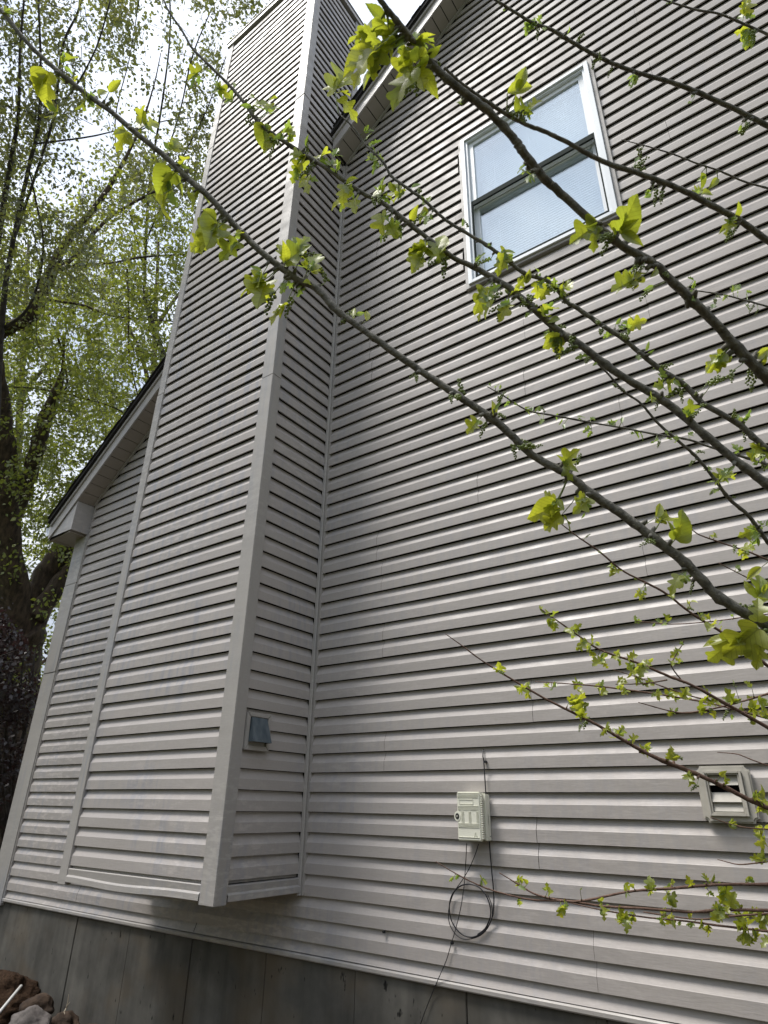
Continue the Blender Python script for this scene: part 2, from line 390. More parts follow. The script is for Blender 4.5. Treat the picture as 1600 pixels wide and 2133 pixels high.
seams = {-4: [-.94, 2.7, 6.4], -2: [-2.395, 1.79, 5.4], 2: [1.56, 5.2], 8: [1.592, 5.25], 6: [.615, 4.3], 12: [.59, 4.2], 20: [1.34, 5.0], 14: [2.29, 5.9],
         26: [1.73, 5.4], 28: [2.56, 6.2], 18: [.524, 4.1], 10: [2.9, 6.4], 4: [2.95, 6.5], 0: [2.75, 6.3], 16: [.57, 4.2], 22: [2.3, 5.6], 24: [.5, 3.9]}
rr = random.Random(5)
rk_in = lambda z: max(XL, (z-Z0R)/SLP+.015)
rk_out = lambda z: min(XR, XAP+(ZAP-z)/SLP-.015)
for k in range(-4, int(ZAP/SC), 2):
    zt = (k+2)*SC
    sm = seams.get(k) or [rr.choice([.55, 1.3, 1.75, 2.6, 3.3]) + rr.uniform(-.03, .03)]
    if k > 26 and rr.random() < .5: sm = [rr.choice([.42, 3.4, 2.9])+rr.uniform(-.05, .05)]
    zmin = -.302 if k == -4 else -9
    spans = []
    if k < 2: spans = [(None, sm[0])] + [(sm[i], sm[i+1]) for i in range(len(sm)-1)] + [(sm[-1], None)]
    else:
        if (zt-Z0R)/SLP < -1.6: spans.append((None, -1.50))
        if len(sm) == 1: sm = [sm[0], sm[0]+3.66] if sm[0]+3.66 < 8 else sm
        sm = [s for s in sm]
        first = .02 if zt < Z0R+.3 else None
        spans += [(first, sm[0])] + [(sm[i], sm[i+1]) for i in range(len(sm)-1)] + [(sm[-1], None)]
    for a, b in spans:
        fa = rk_in if a is None else (lambda z, a=a: max(a+.0009, rk_in(z)))
        fb = rk_out if b is None else (lambda z, b=b: min(b-.0009, rk_out(z)))
        zlo, zhi = k*SC, zt
        if zlo < 5.86 and zhi > 4.12:     # cut around the window
            WA, WB = 1.352, 2.536
            A = fa(zlo); B = fb(zlo)
            if A < WA: panel(wall, k, 2, mw, fa, (lambda z, fb=fb: min(fb(z), WA)), zmin)
            if B > WB: panel(wall, k, 2, mw, (lambda z, fa=fa: max(fa(z), WB)), fb, zmin)
            if zhi > 5.86 and A < WB and B > WA:
                panel(wall, k, 2, mw, (lambda z, fa=fa: max(fa(z), WA+.0)), (lambda z, fb=fb: min(fb(z), WB)), 5.865)
        else:
            panel(wall, k, 2, mw, fa, fb, zmin)
# starter trim along the bottom of the wall
MB().prism([(-.006, -.318), (-.010, -.312), (-.010, -.297), (-.004, -.291), (.03, -.288), (.03, -.318)], 'x', XL, XR).obj('starter_strip', M['trim'], wall, (0, 0, -.31))
# wide trim board on the left corner, three lengths
for a, b, w_ in ((-.35, 1.69, 0), (1.694, 2.65, .003), (2.654, 3.222, 0)):
    MB().box((-3.785, -.014-w_, a), (-3.545, .03, b)).obj('corner_board', M['trim'], wall, (-3.66, 0, a), bevel=.004)
MB().box((-3.545, -.006, -.33), (-3.530, .03, 3.60)).obj('corner_channel', M['trim'], wall, (-3.54, 0, -.33), bevel=.002)
MB().box((-3.785, .03, -.35), (-3.765, .2, 3.222)).obj('corner_return', M['trim'], wall, (-3.77, .1, -.35))

# chimney chase
CX0, CX1, CY0, CY1, CZ0, CZ1 = -1.535, 0., -.67, .125, .03, 9.44
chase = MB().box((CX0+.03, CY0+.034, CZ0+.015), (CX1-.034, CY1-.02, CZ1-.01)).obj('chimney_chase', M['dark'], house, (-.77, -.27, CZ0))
mf = lambda u, d, z: Vector((u, CY0+d, z))
ms_ = lambda u, d, z: Vector((CX1-d, u, z))
for k in range(0, int(CZ1/SC), 2):
    top = CZ1-.03
    panel(chase, k, 2, mf, c_(CX0+.085), c_(-.112), zmin=.085 if k == 0 else -9, zmax=top)
    back = -.02 if (k+2)*SC < Z0R+.25 else CY1-.05
    panel(chase, k, 2, ms_, c_(CY0+.080), c_(back), zmin=.085 if k == 0 else -9, zmax=top)
    panel(chase, k, 2, lambda u, d, z: Vector((CX0+.0+d, u, z)), c_(CY0+.08), c_(.02 if z_ok else 0) if False else c_(.0 if (k+2)*SC < 5.4 else CY1-.05), zmin=.085 if k == 0 else -9, zmax=top)
# corner posts in 12 ft lengths, joints lapped
def post(pts, za, zb, name='corner_post', par=chase):
    return MB().prism(pts, 'z', za, zb).obj(name, M['trim'], par, (pts[0][0], pts[0][1], za), bevel=.0035)
P_out = 0.006
for i, (a, b) in enumerate(((.0, 3.478), (3.481, 6.945), (6.948, CZ1-.03))):
    e = P_out + (.0025 if i % 2 == 0 else 0)
    post([(CX1+e, CY0-e), (CX1+e, CY0+.082), (CX1-.03, CY0+.082), (CX1-.03, CY0+.03), (CX1-.116, CY0+.03), (CX1-.116, CY0-e)], a, b)
for i, (a, b) in enumerate(((.0, 3.90), (3.903, 7.36), (7.363, CZ1-.03))):
    e = P_out + (.0025 if i % 2 == 0 else 0)
    post([(CX0-e, CY0-e), (CX0+.088, CY0-e), (CX0+.088, CY0+.03), (CX0+.03, CY0+.03), (CX0+.03, CY0+.082), (CX0-e, CY0+.082)], a, b)
post([(CX1+e, CY1+.004), (CX1+e, CY1-.09), (CX1-.03, CY1-.09), (CX1-.03, CY1+.004)], 6.5, CZ1-.03)
# inside corner channel where the chase meets the wall: two thin ribs
MB().prism([(.0, -.004), (.021, -.004), (.026, -.010), (.030, .03), (.0, .03)], 'z', .0, 6.62).obj('inside_corner', M['trim'], chase, (0, 0, 0))
MB().prism([(-.001, -.030), (.006, -.030), (.008, -.018), (.0135, -.014), (.012, -.0045), (-.001, -.0045)], 'z', .0, 6.60).obj('inside_corner', M['trim'], chase, (0, -.02, 0))
# inside corner on the left side of the chase
MB().box((CX0-.02, -.02, 0), (CX0+.001, .03, 5.28)).obj('inside_corner', M['trim'], chase, (CX0, 0, 0))
# bottom trim of the chase, sagging a little in the middle of the front
def sagstrip(p0, p1, nrm, sag):
    V = []; F = []; n = 14
    for i in range(n+1):
        t = i/n; p = Vector(p0).lerp(Vector(p1), t); s = -sag*math.sin(math.pi*min(1, t*1.15))**2; q = p
        for d, z in ((.03, .098), (-.002, .096), (-.006, .092), (-.003, .060), (-.012, .050), (-.013, .020), (.0, .016), (.05, .016)):
            V.append(q - Vector(nrm)*d*-1*-1 + Vector((0, 0, z + (s if z < .07 else 0))))
    for i in range(n):
        for k in range(7): a = i*8+k; F.append([a, a+1, a+9, a+8])
    return V, F
v, f = sagstrip((CX0+.088, CY0, 0), (-.116, CY0, 0), (0, -1, 0), .012); MB().add(v, f).obj('bottom_trim', M['trim'], chase, (-.8, CY0, .05))
v, f = sagstrip((0, CY0+.082, -.004), (0, -.012, -.004), (1, 0, 0), .0); MB().add(v, f).obj('bottom_trim', M['trim'], chase, (0, -.3, .05))
MB().box((CX0+.02, CY0+.02, .018), (-.02, .02, .030)).obj('bottom_board', M['trim'], chase, (-.8, -.3, .02))
# cap of the chase
MB().box((CX0-.025, CY0-.025, CZ1-.045), (CX1+.025, CY1+.025, CZ1+.03)).box((CX0-.035, CY0-.035, CZ1+.03), (CX1+.035, CY1+.035, CZ1+.045)).obj('chase_cap', M['fascia'], chase, (-.77, -.27, CZ1), bevel=.003)

# roof: two slopes, fascia, soffit panels, eave box, gutter
OV = .20
roof = MB()
def slab(x0, x1, dz0, dz1, y0, y1):
    return [(x0, y0, rake(x0)+dz0), (x1, y0, rake(x1)+dz0), (x1, y1, rake(x1)+dz0), (x0, y1, rake(x0)+dz0),
            (x0, y0, rake(x0)+dz1), (x1, y0, rake(x1)+dz1), (x1, y1, rake(x1)+dz1), (x0, y1, rake(x0)+dz1)], [(0, 3, 2, 1), (4, 5, 6, 7), (0, 1, 5, 4), (1, 2, 6, 5), (2, 3, 7, 6), (3, 0, 4, 7)]
XE0, XE1 = -4.03, XR+.47
CB = CY1+.03
# left slope is notched where the chase stands through it
for x0, x1, y0 in ((XE0, CX0-.012, -.262), (CX0-.012, .012, CB), (.012, XAP, -.262), (XAP, XE1, -.262)):
    v, f = slab(x0, x1, .205, .262, y0, 10.3); roof.add(v, f)
roof = roof.obj('roof', M['shingle'], house, (2.7, 5, 6.5))
# shingle tab ends along the rake
rr = random.Random(3)
for side in (0, 1):
    x = XE0 if side == 0 else XAP
    xe = XAP if side == 0 else XE1
    while x < xe-.12:
        if not (CX0-.14 < x < .012):
            th = rr.uniform(.004, .012); v, f = slab(x, x+.108, .262, .262+th, -.272-rr.uniform(0, .01), -.10)
            MB().add(v, f).obj('shingle', M['shingle'], roof, (x, -.2, rake(x)+.26))
        x += .11
MB().box((-4.2, 0, 0), (-4.19, .01, .01))
def rake_board(x0, x1, name, d0, d1, ya, yb, m):
    v, f = slab(x0, x1, d0, d1, ya, yb); return MB().add(v, f).obj(name, m, roof, (x0, ya, rake(x0)+d0), bevel=.002)
for x0, x1 in ((XE0+.02, CX0-.01), (.010, XAP), (XAP, XE1-.02)):
    rake_board(x0, x1, 'fascia_board', .0, .150, -OV-.018, -OV, M['fascia'])
    rake_board(x0, x1, 'shadow_board', .150, .205, -OV-.036, -OV, M['fascia'])
    rake_board(x0, x1, 'drip_edge', .192, .2045, -.250, -OV-.037, M['shingle'])
sx = -3.575
while sx < XR:
    nx_ = min(sx+.100, XAP) if sx < XAP else sx+.100
    if not (nx_ > CX0-.0 and sx < .015):
        v, f = slab(sx+.004, nx_-.004, .004, .012, -OV+.001, -.003)
        MB().add(v, f).obj('soffit_panel', M['soffit'], roof, (sx, -.1, rake(sx)))
    sx = nx_ if nx_ > sx+.01 else sx+.1
v, f = slab(-3.575, CX0, .013, .03, -OV, .02); MB().add(v, f).obj('soffit_shade_backing', M['dark'], roof, (-3, 0, 4))
v, f = slab(.015, XAP, .013, .03, -OV, .02); MB().add(v, f).obj('soffit_shade_backing', M['dark'], roof, (1, 0, 7))
v, f = slab(XAP, XR, .013, .03, -OV, .02); MB().add(v, f).obj('soffit_shade_backing', M['dark'], roof, (5, 0, 7))
for x0, x1 in ((-3.545, CX0-.02), (.032, XAP)):
    v, f = slab(x0, x1, -.022, .003, -.020, .0); MB().add(v, f).obj('frieze_channel', M['trim'], roof, (x0, 0, rake(x0)))
v, f = slab(XAP, XR, -.022, .003, -.020, .0); MB().add(v, f).obj('frieze_channel', M['trim'], roof, (XAP, 0, ZAP))
# eave return box
eb = MB().prism([(-3.565, 3.225), (-4.02, 3.222), (-4.02, rake(-4.02)-.004), (-3.565, rake(-3.565)-.004)], 'y', -OV-.002, .04).obj('eave_box', M['fascia'], roof, (-3.8, -.1, 3.2), bevel=.002)
MB().prism([(-3.60, 3.205), (-4.02, 3.205), (-4.02, 3.219), (-3.60, 3.219)], 'y', -OV+.01, 10).obj('eave_soffit', M['soffit'], roof, (-3.8, 0, 3.2))
MB().box((-4.04, -OV-.01, 3.215), (-4.024, 10.2, 3.375)).obj('eave_fascia', M['fascia'], roof, (-4.03, 0, 3.2))
MB().prism([(-4.045, 3.37), (-4.045, 3.26), (-4.10, 3.26), (-4.115, 3.30), (-4.14, 3.335), (-4.14, 3.375), (-4.13, 3.375), (-4.13, 3.33), (-4.10, 3.27), (-4.055, 3.27), (-4.055, 3.37)], 'y', -OV-.01, 10.2).obj('gutter', M['white'], roof, (-4.1, 0, 3.3))
P = [(-4.09, -.02, 3.26, .035), (-4.09, -.02, 3.19, .035), (-4.02, 0, 3.10, .035), (-3.86, .06, 3.02, .035), (-3.83, .08, 2.9, .035), (-3.83, .08, -.9, .035)]
# foundation as cast panels with recessed joints
fd = MB().box((-3.70, .045, -1.6), (XR-.05, .30, -.30)).obj('foundation', M['concrete'], house, (2.7, .1, -1.5))
fx = [-3.70, -3.06, -2.345, -1.648, -.955, -.26, .43, 1.12, 1.81, 2.5, 3.2, 3.9, 4.6, 5.3, 6.0, 6.7, 7.4, 8.1, XR-.05]
rr = random.Random(8)
for a, b in zip(fx[:-1], fx[1:]):
    e = rr.uniform(0, .006)
    MB().box((a+.0014, .018-e, -1.6), (b-.0014, .047, -.305)).obj('concrete_panel', M['concrete'], fd, (a, .02, -1.5), bevel=.003)

# window
win = empty('window', (0, 0, 0))
win.parent = house; win.location = Vector((1.94, 0, 4.1))-wl(house)
def ring(x0, x1, z0, z1, wl_, wr, wb, wt, ya, yb, name, m, par, bevel=.002):
    mb = MB(); mb.box((x0, ya, z0), (x0+wl_, yb, z1)).box((x1-wr, ya, z0), (x1, yb, z1))
    mb.box((x0+wl_, ya, z0), (x1-wr, yb, z0+wb)).box((x0+wl_, ya, z1-wt), (x1-wr, yb, z1))
    return mb.obj(name, m, par, ((x0+x1)/2, ya, z0), bevel)
ring(1.345, 2.543, 4.105, 5.862, .030, .030, .026, .03, -.014, .033, 'window_surround', M['trim'], win)
ring(1.376, 2.512, 4.132, 5.831, .034, .034, .030, .034, -.030, .10, 'window_frame', M['white'], win)
ring(1.411, 2.477, 4.163, 5.796, .020, .020, .020, .020, -.012, .10, 'frame_stop', M['white'], win)
ring(1.432, 2.456, 4.985, 5.775, .042, .042, .040, .045, .012, .045, 'upper_sash', M['white'], win)
ring(1.432, 2.456, 4.184, 5.020, .042, .042, .050, .040, .050, .083, 'lower_sash', M['white'], win)
MB().box((1.474, .026, 5.025), (2.414, .032, 5.730)).obj('pane', M['glass'], win, (1.94, .03, 5.02))
MB().box((1.474, .064, 4.234), (2.414, .070, 4.980)).obj('pane', M['glass'], win, (1.94, .07, 4.23))
ring(1.430, 2.458, 4.176, 5.034, .013, .013, .036, .052, -.004, .011, 'screen_frame', M['screen'], win, .002)
bl = MB()
for i in range(62):
    z = 4.20+i*.0255
    bl.add([(1.44, .090, z-.010), (2.45, .090, z-.010), (2.45, .098, z+.014), (1.44, .098, z+.014)], [(0, 1, 2, 3)])
for x in (1.62, 1.94, 2.27): bl.box((x-.0015, .086, 4.18), (x+.0015, .088, 5.77))
bo = bl.obj('blind', M['blind'], win, (1.94, .12, 4.2)); bo['kind'] = 'stuff'
MB().box((1.3, .16, 4.0), (2.6, .18, 5.9)).obj('blind_backing', M['blind'], win, (1.94, .17, 4.0))

# ------------------------------------------------------------------ things on the wall
# telephone box
tb = empty('telephone_box', (1.225, 0, .335), 'cream plastic telephone junction box with ribbed lid and side lock, screwed to the siding', 'utility box')
bx0, bx1, bz0, bz1 = 1.158, 1.296, .340, .572
MB().box((bx0+.006, -.052, bz0+.004), (bx1+.002, .0, bz1-.004)).obj('case', M['box'], tb, (1.225, -.03, bz0), bevel=.004)
MB().box((bx0, -.084, bz0), (bx1, -.053, bz1)).obj('lid', M['box'], tb, (1.225, -.07, bz0), bevel=.005)
def ribs(zs, x0, x1, d=.0025, h=.0022):
    mb = MB()
    for z in zs: mb.box((x0, -.084-d, z), (x1, -.0835, z+h))
    return mb
H = bz1-bz0
zf = lambda v: bz1-(v-750)/(1420-750)*H           # from the measured lid
xf = lambda u: bx0+(u-330)/(680-330)*(bx1-bx0)
r_ = ribs([zf(v) for v in (775, 795, 815, 832, 950, 968, 985, 1002, 1190, 1205, 1222, 1240, 1375)], xf(345), xf(655))
for v in range(1030, 1185, 17):
    for a, b in ((395, 435), (505, 540), (620, 655)): r_.box((xf(a), -.0865, zf(v)), (xf(b), -.0835, zf(v)+.0022))
rb = r_.obj('rib', M['box'], tb, (1.225, -.085, .45), bevel=0); rb['kind'] = 'stuff'
gb = MB()
for v in (780, 800, 820, 837, 955, 973, 990, 1195, 1210, 1227, 1245, 1380): gb.box((xf(345), -.0846, zf(v)-.0012), (xf(655), -.0838, zf(v)))
for v in range(1034, 1185, 17):
    for a, b in ((395, 435), (505, 540), (620, 655)): gb.box((xf(a), -.0846, zf(v)-.0010), (xf(b), -.0838, zf(v)))
o = gb.obj('groove', M['box_line'], tb, (1.225, -.085, .45)); o['kind'] = 'stuff'
mb = MB(); a, b, c, d = xf(370), xf(580), zf(925), zf(858)
for q in ((a, c, b, c+.002), (a, d-.002, b, d), (a, c, a+.002, d), (b-.002, c, b, d)): mb.box((q[0], -.0862, q[1]), (q[2], -.0835, q[3]))
mb.obj('label_panel', M['box'], tb, (1.2, -.085, .5))
# small moulded triangle symbol low on the lid
ax, az = xf(600), zf(1350); sg = MB()
for p, q in (((-.009, -.006), (0, .016)), ((0, .016), (.009, -.006)), ((-.006, .0), (.006, .0))):
    v, f = tube([(ax+p[0], -.0845, az+p[1], .0010), (ax+q[0], -.0845, az+q[1], .0010)], 4); sg.add(v, f)
sg.obj('symbol', M['box_line'], tb, (ax, -.085, az))
# hinge teeth on the right side
th = MB()
for i in range(20): z = bz0+.012+i*(H-.024)/20; th.box((bx1-.001, -.078, z), (bx1+.008, -.058, z+.0062))
o = th.obj('hinge_tooth', M['box'], tb, (bx1, -.06, bz0)); o['kind'] = 'stuff'
MB().box((bx1+.003, -.05, bz0+.002), (bx1+.016, -.004, bz1-.012)).obj('side_flange', M['box'], tb, (bx1, -.03, bz0), bevel=.002)
lx, lz = xf(335), zf(1092)
def disc(x, y, z, r, dy, n=20): return [(x+r*math.cos(2*math.pi*i/n), z+r*math.sin(2*math.pi*i/n)*1.25) for i in range(n)]
MB().prism(disc(lx, 0, lz, .0195, 0), 'y', -.086, -.05).obj('lock_ring', M['box'], tb, (lx, -.09, lz), bevel=.001)
MB().prism(disc(lx, 0, lz, .0115, 0), 'y', -.0875, -.085).obj('lock', M['lock'], tb, (lx, -.09, lz))
MB().prism(disc(lx, 0, lz, .004, 0), 'y', -.0905, -.0870).obj('lock_screw', M['ventgrey'], tb, (lx, -.09, lz))

def cable(name, pts, r, label, Y=-.012, cat='cable', group=None):
    P = []
    for p in pts:
        q = onY(p[0], p[1], p[2] if len(p) > 2 else Y); P.append((q.x, q.y, q.z, r))
    v, f = tube(catmull(P, 5), 6); o = MB().add(v, f).obj(name, M['cable'], None, P[0][:3], smooth=True)
    tag(o, label, cat, group); return o
cable('drop_cable', [(1007, 1561, .01), (1006, 1575), (1008, 1588), (1012, 1650, -.02), (1016, 1700, -.03), (1019, 1743, -.02), (1021, 1775), (1025, 1820), (1028.5, 1860), (1028.5, 1890), (1024, 1915), (1013, 1935),
     (995, 1949), (978, 1952), (958, 1943), (942, 1921), (936, 1893), (941, 1866), (957, 1847), (976, 1842), (997, 1848), (1014, 1868), (1022, 1895), (1020, 1915), (1010, 1935), (995, 1947)], .0034,
     'black cable running down beside the cream box and ending in a loose coil')
cable('feed_cable', [(972, 1757, -.05), (971, 1785, -.03), (968, 1830), (965, 1860, -.02), (958, 1900, -.03), (948, 1940, -.02), (941, 1963), (930, 2000), (915, 2035, -.02), (900, 2070, -.0), (885, 2108, -.0), (868, 2155, -.0), (840, 2230, -.02)], .0022,
     'thin black wire hanging from the cream box down past the coil to the ground')
cable('loop_cable', [(997, 1758, -.05), (990, 1780, -.03), (977, 1810), (962, 1835), (948, 1855), (938, 1880), (934, 1905), (938, 1928), (950, 1947), (965, 1956), (984, 1955), (1003, 1947), (1018, 1930), (1025, 1908), (1024, 1885), (1016, 1864)], .0022,
     'thin black wire slanting from the right of the cream box into the coil')
for i, (x, y, lb) in enumerate(((1012, 1587, 'black cable clip above the cream box'), (1021, 1742, 'black cable clip at the lower right corner of the cream box'), (942, 1964, 'black cable clip under the coil of cable'), (800, 1941, 'lone black clip low on the siding left of the coil'))):
    p = onY(x, y, -.006); cb = MB().box((p.x-.006, -.014, p.z-.006), (p.x+.006, .001, p.z+.006))
    v, f = tube([(p.x+.004, -.012, p.z, .0045), (p.x+.004, -.020, p.z, .004)], 8); cb.add(v, f)
    tag(cb.obj('cable_clip', M['cable'], None, (p.x, 0, p.z), bevel=.001), lb, 'cable clip', 'cable clips on the siding')

# louvred vent at the right
lv = empty('louvre_vent', (2.46, 0, .45), 'weathered grey louvred dryer vent with notched corners and one flap open', 'vent')
vx0, vx1, vz0, vz1 = 2.352, 2.566, .452, .678
def notched(x0, x1, z0, z1, c):
    pts = []
    for cx, cz, a0 in ((x1, z0, 180), (x1, z1, 270), (x0, z1, 360), (x0, z0, 90)):
        arc = []
        for i in range(5):
            a = rad(a0 - i*22.5); arc.append((cx+c*math.cos(a), cz+c*math.sin(a)))
        pts += arc
    return pts
def nring(x0, x1, z0, z1, c, hx0, hx1, hz0, hz1, ya, yb, name, m, par):
    P = notched(x0, x1, z0, z1, c); n = len(P); Q = []
    cx, cz = (hx0+hx1)/2, (hz0+hz1)/2
    for px, pz in P:   # inner rectangle point along the same ray
        dx, dz = px-cx, pz-cz; t = min((hx1-hx0)/2/abs(dx) if abs(dx) > 1e-6 else 9, (hz1-hz0)/2/abs(dz) if abs(dz) > 1e-6 else 9)
        Q.append((cx+dx*t, cz+dz*t))
    V = [(p[0], ya, p[1]) for p in P]+[(p[0], ya, p[1]) for p in Q]+[(p[0], yb, p[1]) for p in P]+[(p[0], yb, p[1]) for p in Q]; F = []
    for i in range(n):
        j = (i+1) % n; F += [[i, j, n+j, n+i], [2*n+i, 3*n+i, 3*n+j, 2*n+j], [i, 2*n+i, 2*n+j, j], [n+i, n+j, 3*n+j, 3*n+i]]
    MB().add(V, F).obj(name, m, par, (cx, ya, z0))
nring(vx0, vx1, vz0, vz1, .018, vx0+.024, vx1-.024, vz0+.024, vz1-.022, -.022, .0, 'block_frame', M['ventgrey'], lv)
nring(vx0+.006, vx1-.006, vz0+.006, vz1-.006, .018, vx0+.03, vx1-.03, vz0+.03, vz1-.028, -.027, -.0215, 'block_moulding', M['ventgrey'], lv)
ring(vx0+.028, vx1-.032, vz0+.026, vz1-.022, .010, .010, .010, .010, -.040, -.003, 'inner_frame', M['ventgrey'], lv, .0015)
ring(vx0+.038, vx1-.042, vz0+.036, vz1-.032, .008, .008, .006, .006, -.034, -.003, 'inner_rim', M['ventgrey'], lv, .001)
MB().box((vx0+.03, -.010, vz0+.03), (vx1-.03, -.006, vz1-.03)).obj('opening', M['black'], lv, (2.46, -.01, vz0))
fx0, fx1 = vx0+.048, vx1-.052
zt = vz1-.040; zb = vz0+.044; hh = (zt-zb)
def flap(z1, z0, y1, y0):
    MB().add([(fx0, y1, z1), (fx1, y1, z1), (fx1, y0, z0), (fx0, y0, z0), (fx0, y1+.002, z1), (fx1, y1+.002, z1), (fx1, y0+.002, z0), (fx0, y0+.002, z0)],
             [(0, 1, 2, 3), (4, 7, 6, 5), (0, 4, 5, 1), (2, 6, 7, 3), (0, 3, 7, 4), (1, 5, 6, 2)]).obj('flap', M['ventgrey'], lv, ((fx0+fx1)/2, y1, z1))
flap(zt, zt-hh*.27, -.014, -.030); flap(zt-hh*.47, zt-hh*.74, -.014, -.030); flap(zt-hh*.75, zb, -.014, -.028)

# hooded vent on the side of the chase
hv = empty('hood_vent', (0, -.485, .79), 'small slate blue metal exhaust hood with square taupe surround on side of the chimney chase', 'vent')
hy0, hy1, hz0, hz1 = -.583, -.385, .787, 1.005
mb = MB()
mb.prism([(hy0, hz0), (hy1, hz0), (hy1-.028, hz0+.026), (hy0+.026, hz0+.026)], 'x', -.001, .019)
mb.prism([(hy0, hz1), (hy1, hz1), (hy1-.028, hz1-.026), (hy0+.026, hz1-.026)], 'x', -.001, .0192)
mb.prism([(hy0, hz0+.002), (hy0, hz1-.002), (hy0+.024, hz1-.028), (hy0+.024, hz0+.028)], 'x', -.001, .0188)
mb.prism([(hy1, hz0+.002), (hy1, hz1-.002), (hy1-.026, hz1-.028), (hy1-.026, hz0+.028)], 'x', -.001, .0186)
mb.obj('surround', M['trim'], hv, (0, -.485, hz0), bevel=.0015)
MB().box((.0, hy0+.02, hz0+.02), (.006, hy1-.02, hz1-.02)).obj('back_plate', M['trim'], hv, (0, -.485, .9))
a0, a1 = hy0+.036, hy1-.036   # hood: narrow top, wider open bottom that stands off the wall
hb = MB(); zt_, zb_ = hz1-.030, hz0+.046
V = [(.02, a0, zt_), (.02, a1, zt_), (.006, a0, zt_), (.006, a1, zt_), (.062, a0-.014, zb_), (.062, a1+.014, zb_), (.006, a0-.012, zb_), (.006, a1+.012, zb_), (.03, a0-.0, zt_+.002), (.03, a1, zt_+.002)]
hb.add(V, [(0, 1, 5, 4), (2, 0, 4, 6), (1, 3, 7, 5), (0, 2, 3, 1)])
ho = hb.obj('hood', M['hood'], hv, (0, -.485, zb_))
sm = ho.modifiers.new('s', 'SOLIDIFY'); sm.thickness = .0025
MB().box((.007, a0+.01, zb_+.004), (.02, a1-.01, zt_-.02)).obj('damper', M['black'], hv, (0, -.485, zb_))

# ------------------------------------------------------------------ rocks and ground bits
def rock(c, s, seed, m, label):
    bm = bmesh.new(); bmesh.ops.create_icosphere(bm, subdivisions=4, radius=1)
    for v in bm.verts:
        n = v.co.normalized(); sd = Vector((seed*7.1, seed*3.3, seed))
        k = 1+.30*noise.noise(n*1.3+sd)+.13*noise.noise(n*3.1+sd)+.03*noise.noise(n*9+sd)+.012*noise.noise(n*22+sd)
        q = n*k; q.z = max(q.z, -.55); v.co = Vector((q.x*s[0], q.y*s[1], q.z*s[2]))
    me = bpy.data.meshes.new('rock'); bm.to_mesh(me); bm.free(); me.materials.append(m)
    me.polygons.foreach_set('use_smooth', [True]*len(me.polygons))
    o = put('rock', me); o.location = c; tag(o, label, 'rock', 'rocks against the foundation'); return o
rock(onY(58, 2138, -.42), (.15, .115, .10), 1, M['rockgrey'], 'pale grey rock in front of the two brown ones by the foundation')
rock(onY(76, 2104, -.20), (.15, .11, .085), 2, M['rockbrown'], 'brown rock behind the pale grey rock, touching the foundation')
rock(onY(128, 2143, -.20), (.13, .10, .085), 3, M['rockbrown'], 'dark brown rock right of the pale grey rock')
rock(onY(185, 2175, -.25), (.15, .12, .10), 4, M['rockbrown'], 'brown rock lowest at the bottom edge, right of the others')
# heap of soil left of the rocks
hv_ = []
bm = bmesh.new(); bmesh.ops.create_icosphere(bm, subdivisions=5, radius=1)
for v in bm.verts:
    n = v.co.normalized(); k = 1+.22*noise.noise(n*2)+.08*noise.noise(n*8)+.05*noise.noise(n*25)+.04*noise.noise(n*60); v.co = Vector((n.x*k*.5, n.y*k*.33, n.z*k*.24))
me = bpy.data.meshes.new('soil_mound'); bm.to_mesh(me); bm.free(); me.materials.append(M['soil']); me.polygons.foreach_set('use_smooth', [True]*len(me.polygons))
o = put('soil_mound', me); q = onY(-35, 2080, -.25); o.location = q - Vector((0, 0, .05)); o['kind'] = 'structure'
a = onY(-20, 2132, -.52); b = onY(44, 2054, -.20)
v, f = tube([(*a, .011), (*a.lerp(b, .5), .011), (*b, .011)], 10); tag(MB().add(v, f).obj('white_pipe', M['pipe'], None, a, smooth=True), 'thin white pipe leaning out of the soil left of the rocks', 'pipe')
tw = MB(); p = onY(138, 2100, -.33)
for d in ((.0, .0, .075), (.06, -.02, .045), (.045, -.03, -.02)):
    v, f = tube([(*p, .0035), (p.x+d[0]*.6+.004, p.y+d[1], p.z+d[2]*.5, .003), (p.x+d[0], p.y+d[1], p.z+d[2], .0018)], 5); tw.add(v, f)
tag(tw.obj('dry_twig', M['straw'], None, p), 'small pale forked twig lying on the dark brown rock', 'twig')

# ------------------------------------------------------------------ leaf meshes of the mulberry
L1 = [(0, 0), (-.04, .10), (.0, .22), (.08, .33), (.17, .36), (.24, .33), (.28, .22), (.31, .15), (.36, .17), (.42, .30), (.50, .40), (.59, .41), (.64, .33), (.66, .22), (.68, .13), (.74, .15), (.82, .17), (.89, .13), (.95, .06), (1, 0)]
L2 = [(0, 0), (-.05, .14), (.0, .27), (.09, .36), (.2, .40), (.32, .405), (.44, .38), (.55, .335), (.66, .27), (.76, .20), (.85, .13), (.93, .06), (1, 0)]
L3 = [(0, 0), (.03, .06), (.12, .13), (.25, .18), (.4, .20), (.55, .175), (.7, .13), (.85, .065), (1, 0)]
L4 = [(0, 0), (-.02, .12), (.04, .24), (.13, .30), (.22, .26), (.26, .15), (.32, .13), (.40, .24), (.50, .33), (.56, .30), (.57, .18), (.60, .09), (.70, .13), (.80, .20), (.86, .17), (.87, .09), (.94, .05), (1, 0)]
